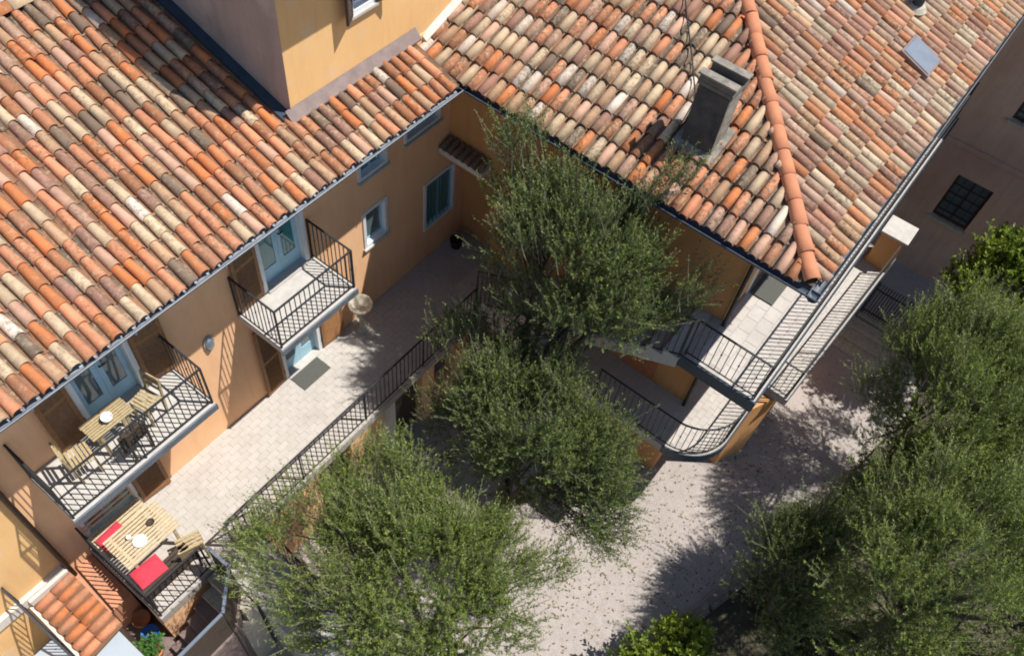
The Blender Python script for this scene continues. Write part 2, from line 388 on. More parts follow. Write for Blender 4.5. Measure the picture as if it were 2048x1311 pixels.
r = thing('railing', (9.4, -7.2, 0), 'curved black iron railing round the rounded corner of the lower walkway', 'railing', 'iron railings')
railing([(9.06, -5.0, 0), (9.06, -6.6, 0)] + [(10 + (x - 10) * .96, -6.72 + (y + 6.72) * .96, 0) for x, y in curve[1:]] + [(11.66, -7.66, 0)], r)
r = thing('railing', (14.4, -8.2, 0), 'straight black iron railing along the lower walkway ending at the white capped pier', 'railing', 'iron railings')
railing([(11.72, -7.72, 0), (11.72, -8.16, 0), (16.4, -8.34, 0)], r)
# ------------------------------------------------------------------ roof tiles
def cover_mesh(name, L, w0, w1, hgt, material, seg=7, thick=.018, tone=None, warp=0):
    """half round tile: local +y runs up the slope, x across, z normal; lower end at y=0"""
    n = seg; v = []
    def ring(y, w, h, z0=0): return [(math.cos(math.pi * (1 - k / (n - 1))) * w / 2, y, z0 + math.sin(math.pi * k / (n - 1)) * h) for k in range(n)]
    v += ring(0, w0, hgt); v += ring(L * .5, (w0 + w1) / 2 + warp * .006, hgt * .97 + warp * .004); v += ring(L, w1, hgt * .9)
    v += ring(0, w0 - 2 * thick, hgt - thick); v += ring(.07, w0 - 2 * thick, hgt - thick)
    f = []
    for a in (0, n):
        for k in range(n - 1): f.append((a + k, a + k + 1, a + n + k + 1, a + n + k))
    for k in range(n - 1): f.append((3 * n + k, 3 * n + k + 1, k + 1, k)); f.append((4 * n + k, 4 * n + k + 1, 3 * n + k + 1, 3 * n + k))
    V = np.array(v); T = np.tile(tone if tone is not None else (.1, .5, .3, 1), (len(V), 1))
    return npmesh(name, V, np.array(f), material, T, True)
def frame(origin, across, upslope):
    a = Vector(across).normalized(); u = Vector(upslope).normalized(); n = a.cross(u).normalized()
    return Matrix(((a.x, u.x, n.x, origin[0]), (a.y, u.y, n.y, origin[1]), (a.z, u.z, n.z, origin[2]), (0, 0, 0, 1)))
CS, RE = .2, .345      # column spacing, exposed length
def tone3(): 
    r = random.random
    return (r(), min(1, max(0, random.gauss(.5, .3))), min(1, max(0, random.betavariate(1.1, 1.3))), 1)
def tile_field(roof, org, across, up, ncol, nrow, keep, material, lim=300, shift=0, RE=.355):
    """org: eave corner on the tile bed; tiles whose middle passes keep(world) are laid"""
    vars_ = [cover_mesh('tile', RE + .11, .162, .130, .085, material, tone=tone3(), warp=random.uniform(-1, 1)) for _ in range(64)]
    a = Vector(across).normalized(); u = Vector(up).normalized(); n = a.cross(u).normalized(); o = Vector(org)
    spots = []; pans = []
    for i in range(ncol):
        wob = random.uniform(-.012, .012); sl = random.uniform(-.004, .004); so = random.uniform(0, shift)
        for j in range(nrow):
            p = o + a * (i * CS + wob + sl * j) + u * (j * RE - .06 + (so if j else 0) + random.uniform(-.022, .022))
            mid = p + u * .2
            if keep(mid) and inframe(mid, 330):
                spots.append((p, j))
            mid2 = mid + a * CS / 2
            if keep(mid2) and inframe(mid2, 330): pans.append(o + a * ((i + .5) * CS) + u * (j * RE - .02))
    spots.sort(key=lambda s: (s[0] - CAM).length + (0 if inframe(s[0], -4) else 50))
    rest = []
    for c, (p, j) in enumerate(spots):
        yaw = random.gauss(0, .022); tilt = -.085 + random.gauss(0, .01)
        mw = frame(p + n * (.045 + random.uniform(-.004, .006)), a, u) @ Matrix.Rotation(yaw, 4, 'Z') @ Matrix.Rotation(tilt, 4, 'X') @ Matrix.Rotation(random.gauss(0, .03), 4, 'Y')
        if c < lim: inst('tile', random.choice(vars_), mw, roof)
        else: rest.append(mw)
    def joined(name, mats, mesh_list, material):
        Vs, Fs, Ts, b = [], [], [], 0
        for mw in mats:
            me = random.choice(mesh_list); nv = len(me.vertices)
            co = np.empty(nv * 3, np.float32); me.vertices.foreach_get('co', co); co = co.reshape(-1, 3)
            A = np.array(mw); Vs.append(co @ A[:3, :3].T + A[:3, 3])
            F = np.array([list(q.vertices) for q in me.polygons]); Fs.append(F + b); b += nv
            t = np.empty(nv * 4, np.float32); me.color_attributes['tone'].data.foreach_get('color', t); Ts.append(t.reshape(-1, 4))
        if not Vs: return
        V = np.concatenate(Vs); c = V.mean(0); me = npmesh(name, V - c, np.concatenate(Fs), material, np.concatenate(Ts), True)
        o = bpy.data.objects.new(name, me); link(o, c, roof); o['kind'] = 'stuff'
    joined('distant_tiles', rest, vars_, material)
    pm = []
    for _ in range(12):
        k = 5; v = []
        for y, w in ((0, .13), (.46, .16)): v += [(-w / 2 + w * q / (k - 1), y, .045 - math.sin(math.pi * q / (k - 1)) * .045) for q in range(k)]
        pm.append(npmesh('pan', np.array(v), np.array([(q, q + 1, k + q + 1, k + q) for q in range(k - 1)]), 'pan_clay', np.tile((random.random(), random.random(), random.random(), 1), (2 * k, 1)), True))
    joined('pan_tiles', [frame(p + n * .012, a, u) @ Matrix.Rotation(-.045, 4, 'X') for p in pans], pm, 'pan_clay')
def gutter(name, a, b, material, parent, out, rad=.085):
    """half pipe from a to b; brackets are parts of it"""
    a, b = Vector(a), Vector(b); d = (b - a).normalized(); x = Vector(out).normalized(); z = Vector((0, 0, 1)); n = 9
    v = []; f = []
    for p in (a, b):
        for rr in (rad, rad - .008):
            v += [p + x * (math.cos(math.pi * k / (n - 1)) * rr) - z * (math.sin(math.pi * k / (n - 1)) * rr) for k in range(n)]
    for k in range(n - 1):
        f += [(k, k + 1, 2 * n + k + 1, 2 * n + k), (n + k + 1, n + k, 3 * n + k, 3 * n + k + 1)]
    f += [(0, 2 * n, 3 * n, n), (n - 1, 2 * n - 1, 4 * n - 1, 3 * n - 1)]
    mb = MB().add(v, f); mb.tube([a + x * rad + z * .004, b + x * rad + z * .004], .011, 6)
    g = obj(name, mb, material, parent)
    L = (b - a).length; k = int(L / 1.3)
    for i in range(k):
        c = a + d * (L * (i + .5) / k)
        q = MB().bar(c + x * (rad + .014) + z * .015, c + x * (rad + .014) - z * .04, .028, .006)
        obj('gutter_bracket', q, material, g)
    return g

# ------------------------------------------------------------------ openings
def shutter(parent, hinge, z0, z1, wid, ang, side, material='shutter_wood'):
    """louvred leaf; hinge (x,y); side +1 leaf extends to +x when ang=0; ang swings it away from the wall (degrees)"""
    hx, hy = hinge; t = math.radians(ang); ux, uy = side * math.cos(t), -math.sin(t); ox, oy = -uy * .0, 0
    U = Vector((ux, uy, 0)); Nn = Vector((0, 0, 1)).cross(U) * (1 if side < 0 else -1); o = Vector((hx, hy, 0)); Z = Vector((0, 0, 1))
    mb = MB(); fw = .07; th = .02
    def pc(u0, u1, a, b, t=th): mb.obox(o + U * (u0 + u1) / 2 + Z * (a + b) / 2, U * (u1 - u0) / 2, Nn * t, Z * (b - a) / 2)
    pc(0, fw, z0, z1); pc(wid - fw, wid, z0, z1); 
    for a, b in ((z0, z0 + .1), (z1 - .09, z1), ((z0 + z1) / 2 - .04, (z0 + z1) / 2 + .04)): pc(fw + .001, wid - fw - .001, a, b, th - .002)
    s = obj('shutter', mb, material, parent)
    sm = MB().obox((0, 0, 0), U * (wid / 2 - fw - .002), (Nn * .55 - Z * .8).normalized() * .036, (Nn * .8 + Z * .55).normalized() * .005)
    me = bpy.data.meshes.new('slat'); me.from_pydata(sm.v, [], sm.f); me.materials.append(M[material])
    z = z0 + .135
    while z < z1 - .1:
        if abs(z - (z0 + z1) / 2) > .06: inst('slat', me, Matrix.Translation(o + U * wid / 2 + Z * z), s)
        z += .058
    h = MB()
    for zz in (z0 + .25, z1 - .25): h.tube([o + Z * (zz - .06) - U * .008, o + Z * (zz + .06) - U * .008], .014, 6)
    obj('hinge', h, 'iron', s)
    return s
def french_door(parent, x0, x1, z0, z1, y, frame_m='blue_white_paint', glass_m='glass', reveal=.14):
    """door set back in the wall: surround, reveal, two glazed leaves"""
    mb = MB(); b = .09
    mb.box((x0 - b, y - .035, z0), (x0, y + reveal, z1)).box((x1, y - .035, z0), (x1 + b, y + reveal, z1)).box((x0 - b, y - .035, z1 + .001), (x1 + b, y + reveal, z1 + b))
    d = obj('door', mb, 'white_paint', parent)
    yy = y + reveal - .05; xm = (x0 + x1) / 2; fw = .085
    for a, c in ((x0 + .004, xm - .002), (xm + .002, x1 - .004)):
        q = MB(); q.box((a, yy, z0 + .01), (a + fw, yy + .04, z1 - .004)).box((c - fw, yy, z0 + .01), (c, yy + .04, z1 - .004))
        q.box((a + fw, yy + .001, z0 + .01), (c - fw, yy + .039, z0 + .36)).box((a + fw, yy + .001, z1 - .1), (c - fw, yy + .039, z1 - .004))
        obj('door_leaf', q, frame_m, d)
        obj('pane', MB().box((a + fw + .001, yy + .012, z0 + .361), (c - fw - .001, yy + .02, z1 - .101)), glass_m, d)
    obj('door_handle', MB().bar((xm + .04, yy - .03, z0 + 1.0), (xm + .14, yy - .03, z0 + 1.0), .018).bar((xm + .045, yy - .03, z0 + 1.0), (xm + .045, yy + .01, z0 + 1.0), .018), 'iron', d)
    obj('threshold', MB().box((x0 - .02, y - .10, z0 - .03), (x1 + .02, y + reveal - .052, z0 + .02)), 'slab_stone', d)
    return d
def window(parent, x0, x1, z0, z1, y, glass_m='teal_glass', frame_m='blue_white_paint', sill=True, mull=True, bord=.07, reveal=.13, bars=False):
    mb = MB(); b = bord
    mb.box((x0 - b, y - .025, z0), (x0, y + reveal, z1)).box((x1, y - .025, z0), (x1 + b, y + reveal, z1)).box((x0 - b, y - .025, z1 + .001), (x1 + b, y + reveal, z1 + b)).box((x0 - b, y - .025, z0 - b), (x1 + b, y + reveal, z0 - .001))
    wn = obj('window', mb, 'white_paint', parent); yy = y + reveal - .05; fw = .055
    q = MB(); q.box((x0, yy, z0), (x0 + fw, yy + .04, z1)).box((x1 - fw, yy, z0), (x1, yy + .04, z1)).box((x0 + fw, yy, z0), (x1 - fw, yy + .04, z0 + fw)).box((x0 + fw, yy, z1 - fw), (x1 - fw, yy + .04, z1))
    if mull: q.box(((x0 + x1) / 2 - .03, yy - .004, z0 + fw), ((x0 + x1) / 2 + .03, yy + .036, z1 - fw))
    obj('window_frame', q, frame_m, wn)
    obj('pane', MB().box((x0 + fw, yy + .012, z0 + fw), (x1 - fw, yy + .02, z1 - fw)), glass_m, wn)
    if sill: obj('sill', MB().box((x0 - b - .03, y - .07, z0 - b - .045), (x1 + b + .03, y + .02, z0 - b - .002)), 'slab_stone', wn)
    if bars:
        me = MB().box((-.008, -.008, 0), (.008, .008, z1 - z0 - .02)); mm = bpy.data.meshes.new('window_bar'); mm.from_pydata(me.v, [], me.f); mm.materials.append(M['teal_paint'])
        n = int((x1 - x0) / .11)
        for i in range(1, n): inst('window_bar', mm, Matrix.Translation((x0 + (x1 - x0) * i / n, y + .012, z0 + .01)), wn)
    return wn
def pierced_wall(name, x0, x1, z0, z1, y, t, holes, material, parent):
    """wall slab facing -y with rectangular holes; thickness t towards +y"""
    xs = sorted({x0, x1, *[h[0] for h in holes], *[h[1] for h in holes]}); zs = sorted({z0, z1, *[h[2] for h in holes], *[h[3] for h in holes]})
    v = []; f = []; idx = {}
    def V(i, j, k):
        if (i, j, k) not in idx: idx[(i, j, k)] = len(v); v.append((xs[i], y + (t if k else 0), zs[j]))
        return idx[(i, j, k)]
    solid = lambda i, j: 0 <= i < len(xs) - 1 and 0 <= j < len(zs) - 1 and not any(h[0] <= (xs[i] + xs[i + 1]) / 2 <= h[1] and h[2] <= (zs[j] + zs[j + 1]) / 2 <= h[3] for h in holes)
    for i in range(len(xs) - 1):
        for j in range(len(zs) - 1):
            if not solid(i, j): continue
            f.append((V(i, j, 0), V(i + 1, j, 0), V(i + 1, j + 1, 0), V(i, j + 1, 0))); f.append((V(i, j, 1), V(i, j + 1, 1), V(i + 1, j + 1, 1), V(i + 1, j, 1)))
            if not solid(i - 1, j): f.append((V(i, j, 0), V(i, j + 1, 0), V(i, j + 1, 1), V(i, j, 1)))
            if not solid(i + 1, j): f.append((V(i + 1, j, 0), V(i + 1, j, 1), V(i + 1, j + 1, 1), V(i + 1, j + 1, 0)))
            if not solid(i, j - 1): f.append((V(i, j, 0), V(i, j, 1), V(i + 1, j, 1), V(i + 1, j, 0)))
            if not solid(i, j + 1): f.append((V(i, j + 1, 0), V(i + 1, j + 1, 0), V(i + 1, j + 1, 1), V(i, j + 1, 1)))
    return obj(name, MB().add(v, f), material, parent)

# ------------------------------------------------------------------ house with balconies (facade on y = 0)
EZ = 5.70; KL = .31
Lz = lambda y: EZ + KL * (y + 1.02)
H1 = thing('house', (5, 2, GZ), 'orange plastered house with two iron balconies and a long patchwork tile roof', 'house')
DU2, DU1, DL1, DL2 = (1.78, 2.66, 2.86, 5.02), (5.30, 6.20, 2.86, 5.02), (5.33, 6.17, .0, 2.2), (.80, 1.68, .0, 2.2)
WS = [(7.70, 8.33, 3.83, 4.75), (8.93, 9.82, 3.93, 4.75), (7.74, 8.27, 1.98, 2.84), (9.50, 10.36, 1.02, 2.30)]
holes = []
for (a, b, c, d) in (DU2, DU1, DL1, DL2): holes.append((a - .09, b + .09, c, d + .09))
for (a, b, c, d) in WS: holes.append((a - .07, b + .07, c - .07, d + .07))
LOW = [(6.50, 7.36, GZ, -.45), (4.3, 5.2, GZ, -.5), (7.75, 8.5, GZ + .9, -.6)]
pierced_wall('wall', .24, 10.9, GZ, 6.0, .0, .4, holes, 'orange_plaster', H1)
obj('back_wall', MB().box((.24, .95, GZ), (6.36, 3.0, 6.0)), 'dark_wood', H1)
french_door(H1, *DU2, 0); french_door(H1, *DU1, 0, glass_m='teal_glass'); french_door(H1, *DL1, 0); french_door(H1, *DL2, 0)
window(H1, *WS[0], 0); window(H1, *WS[1], 0, glass_m='glass'); window(H1, *WS[2], 0, glass_m='glass', mull=False); window(H1, *WS[3], 0, glass_m='teal_glass', sill=False, bars=True, reveal=.1)
# wall below the terrace with cellar openings
pierced_wall('cellar_wall', .62, 9.0, GZ, -.221, -1.80, .3, LOW, 'orange_plaster', H1)
obj('cellar_door', MB().box((6.50, -1.62, GZ), (7.36, -1.56, -.45)), 'dark_wood', H1)
obj('cellar_door', MB().box((4.3, -1.62, GZ), (5.2, -1.56, -.5)), 'dark_wood', H1)
obj('pilaster', MB().box((6.10, -1.93, GZ), (6.38, -1.801, -.224)), 'pale_plaster', H1)
# shutters
shutter(H1, (DU2[0] - .10, -.05), 2.92, 5.0, .50, 5, -1); shutter(H1, (DU2[1] + .10, -.05), 2.92, 5.0, .52, 6, 1)
shutter(H1, (DU1[0] - .10, -.05), 2.92, 5.0, .54, 4, -1); 
shutter(H1, (DL1[0] - .10, -.05), .06, 2.18, .50, 5, -1); shutter(H1, (DL1[1] + .10, -.05), .06, 2.18, .56, 4, 1)
shutter(H1, (DL2[1] + .10, -.05), .06, 2.18, .56, 5, 1)
# balconies
def balcony(x0, x1, yf, z):
    s = obj('balcony', MB().box((x0, yf, z - .13), (x1, -.001, z)), 'slab_stone', H1, bevel=.008)
    obj('edge_beam', MB().box((x0 - .012, yf - .03, z - .16), (x1 + .012, yf - .001, z - .02)), 'zinc', s)
    for x in (x0 + .25, x1 - .25):
        obj('corbel', MB().xprism([(-.002, z - .131), (-.8, z - .131), (-.75, z - .2), (-.002, z - .42)][::-1], x - .07, x + .07), 'slab_stone', s)
    railing([(x0 + .03, -.03, z), (x0 + .03, yf + .03, z), (x1 - .03, yf + .03, z), (x1 - .03, -.03, z)], s, step=.105)
    return s
balcony(4.60, 6.38, -1.10, 2.84); balcony(.62, 3.22, -1.06, 2.84)
# roof
ry1 = 3.5; x0r, x1r = -1.2, 9.12
rf = obj('roof', MB().slab([(x0r, -1.02, Lz(-1.02)), (x1r, -1.02, Lz(-1.02)), (x1r, .02, Lz(.02)), (6.38, .02, Lz(.02)), (6.38, ry1, Lz(ry1)), (x0r, ry1, Lz(ry1))], .09), 'dark_wood', H1)
me_ra = MB().box((-.045, -.5, 0), (.045, .5, .11)); rme = bpy.data.meshes.new('rafter'); rme.from_pydata(me_ra.v, [], me_ra.f); rme.materials.append(M['shutter_wood'])
sl = math.atan(KL)
for i in range(17):
    x = -.6 + i * .6
    if x < 9.1: inst('rafter', rme, Matrix.Translation((x, -.50, Lz(-.50) - .21)) @ Matrix.Rotation(sl, 4, 'X'), rf)
up = Vector((0, 1, KL)).normalized()
tile_field(rf, (x0r + .1, -1.06, Lz(-1.06)), (1, 0, 0), up, 52, 14, lambda p: p.y < ry1 - .15 and p.x < 9.08 and (p.x < 6.2 or p.y < -.12), 'old_tile', shift=.10)
# ridge of the house
rm = [cover_mesh('ridge_tile', .46, .24, .20, .10, 'old_tile', tone=tone3()) for _ in range(8)]
x = .5
while x < 6.2:
    inst('ridge_tile', random.choice(rm), frame((x, ry1 - .02, Lz(ry1) + .06), (0, -1, 0), (1, 0, 0)), rf); x += .40
gutter('gutter', (x0r, -1.10, EZ - .02), (9.16, -1.10, EZ - .02), 'zinc', H1, (0, -1, 0))
dp = MB(); dp.tube([(.20, -1.08, EZ - .1), (.20, -1.0, EZ - .22), (.20, -.08, EZ - .75), (.20, -.07, GZ)], .045, 10)
obj('downpipe', dp, 'dark_wood', H1, smooth=True)
# oval wall lamp
v = []; lm = MB(); n = 20
for s, r in ((0, 1), (.05, .92), (.085, .55)):
    v += [(3.95 + .085 * r * math.cos(2 * math.pi * k / n), -.001 - s, 2.70 + .17 * r * math.sin(2 * math.pi * k / n)) for k in range(n)]
lm.add(v, [(i * n + k, i * n + (k + 1) % n, (i + 1) * n + (k + 1) % n, (i + 1) * n + k) for i in range(2) for k in range(n)] + [tuple(range(2 * n, 3 * n))])
wl = thing('wall_lamp', (3.95, 0, 2.70), 'oval grey wall lamp on the orange facade between the two balconies', 'lamp')
obj('lamp_shade', lm, 'grey_metal', wl, smooth=True)
fr = MB(); fr.tube([(3.95 + .095 * math.cos(2 * math.pi * k / 24), -.02, 2.70 + .18 * math.sin(2 * math.pi * k / 24)) for k in range(25)], .016, 6); obj('lamp_frame', fr, 'stone', wl, smooth=True)

# ------------------------------------------------------------------ tall house (tower) behind
H2 = thing('house', (10, 3, GZ), 'tall yellow plastered house rising above the tile roofs beside the courtyard', 'house')
TX = 6.40; TE = 8.73
tw = pierced_wall('wall', TX, 15.0, 5.2, 9.0, 0.02, .35, [(7.76, 8.28, 7.14, 8.25)], 'yellow_plaster', H2)
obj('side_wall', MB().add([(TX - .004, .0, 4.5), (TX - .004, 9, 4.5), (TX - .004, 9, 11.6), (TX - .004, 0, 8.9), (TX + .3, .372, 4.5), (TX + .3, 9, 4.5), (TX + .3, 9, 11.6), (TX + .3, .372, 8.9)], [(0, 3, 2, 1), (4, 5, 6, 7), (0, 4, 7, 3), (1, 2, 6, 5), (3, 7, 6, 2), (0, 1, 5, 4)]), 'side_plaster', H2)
obj('back_wall', MB().box((TX + .6, 1.2, 4.5), (15, 1.4, 8.9)), 'dark_wood', H2)
wn = window(H2, 7.76 + .06, 8.28 - .06, 7.20, 8.19, .02, glass_m='glass', frame_m='white_paint', bord=.06, mull=True)
shutter(H2, (7.755, -.03), 7.16, 8.24, .27, 30, -1, 'dark_wood'); shutter(H2, (8.285, -.03), 7.16, 8.24, .27, 22, 1, 'dark_wood')
KT = .31
obj('roof', MB().slab([(TX - .08, -.55, TE), (15, -.55, TE), (15, 9, TE + KT * 9.55), (TX - .40, 9, TE + KT * 9.55), (TX - .40, .25, TE + KT * .8)], .12), 'terracotta', H2)
# flashing aprons
obj('flashing', MB().slab([(TX - .1, -.13, Lz(-.13) + .09), (9.2, -.13, Lz(-.13) + .09), (9.2, .015, Lz(.0) + .2), (TX - .1, .015, Lz(.0) + .2)], .03), 'flashing', H2)
obj('flashing', MB().slab([(TX - .16, .0, Lz(0) + .07), (TX - .006, .0, Lz(0) + .11), (TX - .006, 6, Lz(6) + .11), (TX - .16, 6, Lz(6) + .07)], .03), 'steel_blue', H2)

# ------------------------------------------------------------------ corner house
KA = .37; AX, BY = 9.22, -7.60
Az = lambda x: EZ + .02 + KA * (x - AX); Bz = lambda y: EZ + .02 + KA * (y - BY)
H3 = thing('house', (14, -3, GZ), 'ochre corner house with a hipped tile roof and a chimney over the courtyard', 'house')
wallm = MB()
wallm.box((10.2, -6.5, -.23), (20, -6.2, 5.9))          # facing -y
wallm.box((10.2, -6.199, GZ), (10.5, -1.25, 5.9))      # facing -x
wallm.box((10.2, -1.249, 3.0), (10.5, -.001, 5.9)); wallm.box((10.75, -1.249, 0), (10.95, -.001, 2.999)); wallm.box((10.501, -1.45, 0), (10.95, -1.25, 2.999)); wallm.box((10.501, -1.249, 2.9), (10.749, -.001, 2.999))
obj('wall', wallm, 'ochre_plaster', H3)
# retaining wall below walkway following the curve
ins = [(9.9, -2.0), (9.9, -6.6), (11.0, -6.6), (11.0, -7.66), (11.75, -7.98), (17.2, -8.1), (17.2, -6.3), (10.6, -6.3), (10.6, -2.0)]
obj('base_wall', MB().prism(ins, GZ - .02, -.221), 'ochre_plaster', H3)
obj('walkway_edge', MB().prism([(11.69, -8.22), (17.2, -8.44), (17.2, -8.425), (11.69, -8.205)], -.2, -.0), 'steel_blue', H3)
# upper balcony
ub = obj('balcony', MB().prism([(9.06, -7.78), (19.0, -7.78), (19.0, -6.501), (10.199, -6.501), (10.199, -6.30), (9.06, -6.30)], 2.70, 2.83), 'slab_stone', H3)
bm = MB(); bm.bar((9.045, -7.80, 2.70), (9.045, -6.28, 2.70), .03, .30); bm.bar((9.03, -7.797, 2.72), (19.0, -7.797, 2.72), .03, .22)
obj('edge_beam', bm, 'steel_blue', ub)
bp = obj('balcony_floor', MB().prism([(9.065, -7.775), (18.99, -7.775), (18.99, -6.51), (10.19, -6.51), (10.19, -6.31), (9.065, -6.31)], 2.834, 2.84), 'terrace_base', ub)
railing([(9.10, -6.36, 2.85), (9.10, -7.74, 2.85), (18.9, -7.74, 2.85)], ub, step=.112)
ms_ = paver_mesh(.328, .238)
x = 9.24; cnt = 0
while x < 18.9:
    for j in range(5):
        y = -7.65 + j * .25
        if (y < -6.62 or x < 10.0) and inframe((x, y, 2.84), 40): inst('paver', random.choice(ms_), Matrix.Translation((x + (.17 if j % 2 else 0), y, 2.839)), ub)
    x += .34
# balcony door (set in the wall towards the balcony, mostly under the eave)
d = MB().box((11.05, -6.53, 2.84), (11.15, -6.501, 5.0)).box((11.85, -6.53, 2.84), (11.95, -6.501, 5.0)).box((11.05, -6.53, 5.001), (11.95, -6.501, 5.1))
dd = obj('door', d, 'white_paint', H3); obj('door_leaf', MB().box((11.151, -6.518, 2.85), (11.849, -6.502, 4.999)), 'shutter_wood', dd)
# lower arched openings in the wall under the stairs
for yc in (-5.35, -3.6):
    n = 12; pts = [(yc - .38, .0), (yc + .38, .0)] + [(yc + .38 * math.cos(math.pi * k / n), 1.0 + .38 * math.sin(math.pi * k / n)) for k in range(n + 1)]
    obj('arched_niche', MB().xprism(pts, 10.185, 10.19), 'terracotta', H3)
# downpipe at the corner
dp = MB(); dp.tube([(9.35, -7.45, EZ - .1), (9.5, -7.3, EZ - .3), (10.12, -6.56, EZ - .9), (10.12, -6.56, -.02)], .04, 10); obj('downpipe', dp, 'black_rubber', H3, smooth=True)
# canopy with tiles on the courtyard wall
ca = obj('canopy', MB().xprism([(-.02, 2.98), (-1.12, 2.98), (-1.12, 3.12), (-.02, 3.12)][::-1], 9.86, 10.199), 'pale_plaster', H3)
cm = [cover_mesh('canopy_tile', .36, .15, .13, .07, 'pan_clay', tone=tone3()) for _ in range(4)]
for i in range(7): inst('canopy_tile', random.choice(cm), frame((9.83, -.10 - i * .155, 3.13), (0, -1, 0), (1, 0, .32)), ca)
# roof
hipd = 5.0
DX = 20.0
rB = obj('roof', MB().slab([(AX, BY, Az(AX)), (DX, BY, Az(AX)), (DX, BY + hipd, Bz(BY + hipd)), (AX + hipd, BY + hipd, Bz(BY + hipd))], .09).slab([(AX, .015, Az(AX)), (AX, BY, Az(AX)), (AX + hipd, BY + hipd, Az(AX + hipd)), (AX + hipd, .015, Az(AX + hipd))], .09), 'dark_wood', H3)
hip = lambda p: (p.x - AX) - (p.y - BY)       # >0: on slope B side
tile_field(rB, (AX - .04, -.06, Az(AX - .04)), (0, -1, 0), Vector((1, 0, KA)).normalized(), 38, 14, lambda p: p.y < -.06 and p.y > BY + .02 and hip(p) < -.08 and p.x < AX + hipd - .1, 'weathered_tile', 200, RE=.43)
tile_field(rB, (AX + .1, BY - .04, Bz(BY - .04)), (1, 0, 0), Vector((0, 1, KA)).normalized(), 54, 13, lambda p: p.x < DX and hip(p) > .08 and p.y < BY + hipd - .1, 'dull_tile', 100, RE=.40)
hm = [cover_mesh('hip_tile', .50, .262, .235, .12, 'hip_clay', 9, .016) for _ in range(1)]
u = Vector((1, 1, KA)).normalized(); ac = Vector((1, -1, 0)).normalized(); t = -.05; o = Vector((AX + .08, BY + .08, Az(AX) + .07))
while t < 8.2:
    p = o + u * t
    if inframe(p, 300): inst('hip_tile', hm[0], frame(p + Vector((0, 0, random.uniform(-.012, .012))), ac, u) @ Matrix.Rotation(-.03 + random.gauss(0, .012), 4, 'X') @ Matrix.Rotation(random.gauss(0, .025), 4, 'Z'), rB)
    t += .43
gutter('gutter', (AX - .09, .0, EZ - .02), (AX - .09, BY - .17, EZ - .02), 'dark_gutter', H3, (-1, 0, 0))
gutter('gutter', (AX - .17, BY - .09, EZ - .022), (DX, BY - .09, EZ - .022), 'zinc', H3, (0, -1, 0))
mo = MB()
for i in range(12):
    xa, xb = AX + .15 + i * .4, AX + .15 + (i + 1) * .4
    mo.slab([(xa, -.09, Az(xa) + .13), (xb, -.09, Az(xb) + .13), (xb, .018, Az(xb) + .2), (xa, .018, Az(xa) + .2)], .08)
obj('mortar_fillet', mo, 'pale_plaster', H3)
# chimney
ch = thing('chimney', (10.4, -4.95, Az(10.4)), 'grey rendered chimney standing on the hipped tile roof', 'chimney')
cx0, cx1, cy0, cy1 = 10.08, 10.50, -5.23, -4.70
obj('stack', MB().box((cx0, cy0, 5.85), (cx1, cy1, 7.22)), 'chimney_render', ch, bevel=.012)
obj('shade_face', MB().box((cx0 - .014, cy0 + .002, 5.9), (cx0 - .001, cy1 - .002, 7.2)), 'shade_render', ch, label='dark panel with painted shade on one chimney face')  # thin near-black panel, paints shade on the side away from the sun
obj('band', MB().box((cx0 - .03, cy0 - .03, 7.221), (cx1 + .03, cy1 + .03, 7.29)), 'chimney_cap', ch, bevel=.008)
for a, b in (((cx0 - .02, cy0 - .02, 7.291), (cx0 + .09, cy1 + .02, 7.40)), ((cx1 - .09, cy0 - .02, 7.291), (cx1 + .02, cy1 + .02, 7.40))): obj('cap_pier', MB().box(a, b), 'chimney_cap', ch)
obj('cap_slab', MB().box((cx0 - .05, cy0 - .05, 7.401), (cx0 + .10, cy1 + .05, 7.43)), 'chimney_render', ch); obj('cap_slab', MB().box((cx1 - .10, cy0 - .05, 7.401), (cx1 + .05, cy1 + .05, 7.43)), 'chimney_render', ch)
obj('skirt', MB().slab([(cx0 - .12, cy0 - .1, Az(cx0 - .12) + .13), (cx1 + .1, cy0 - .1, Az(cx1 + .1) + .13), (cx1 + .1, cy1 + .1, Az(cx1 + .1) + .13), (cx0 - .12, cy1 + .1, Az(cx0 - .12) + .13)], .1), 'chimney_render', ch)
cb = MB(); cb.tube([(9.95, -4.55, Az(9.95) + .14), (10.3, -4.60, Az(10.3) + .17), (10.7, -4.52, Az(10.7) + .15), (11.3, -4.02, Az(11.3) + .16), (11.9, -3.5, Az(11.9) + .15), (12.6, -2.9, Az(12.6) + .15)], .014, 6)
tag(obj('cable', cb, 'black_rubber', smooth=True), 'thin black cable lying over the tiles beside the chimney', 'cable')
# skylight
def on_roof_box(name, cx, cy, sx, sy, h, parent, material, lift=.1, f=Bz):
    U = Vector((1, 0, 0)); V = Vector((0, 1, KA)).normalized(); W = U.cross(V)
    c = Vector((cx, cy, f(cy))) + W * (lift + h / 2)
    return obj(name, MB().obox(c, U * sx / 2, V * sy / 2, W * h / 2), material, parent)
sk = thing('skylight', (14.95, -6.70, Bz(-6.7)), 'grey blue skylight set in the tiles of the hipped roof', 'skylight')
on_roof_box('frame', 14.93, -6.72, .66, .66, .10, sk, 'flashing', .06); on_roof_box('pane', 14.93, -6.72, .56, .58, .012, sk, 'grey_metal', .162)
vt = thing('roof_vent', (16.0, -6.18, Bz(-6.18)), 'dark blue metal roof vent pipe near the top of the hipped roof', 'vent')
obj('pipe', MB().lathe([(.10, 0), (.10, .32)], (16.0, -6.15, Bz(-6.15)), 16), 'steel_blue', vt, smooth=True)
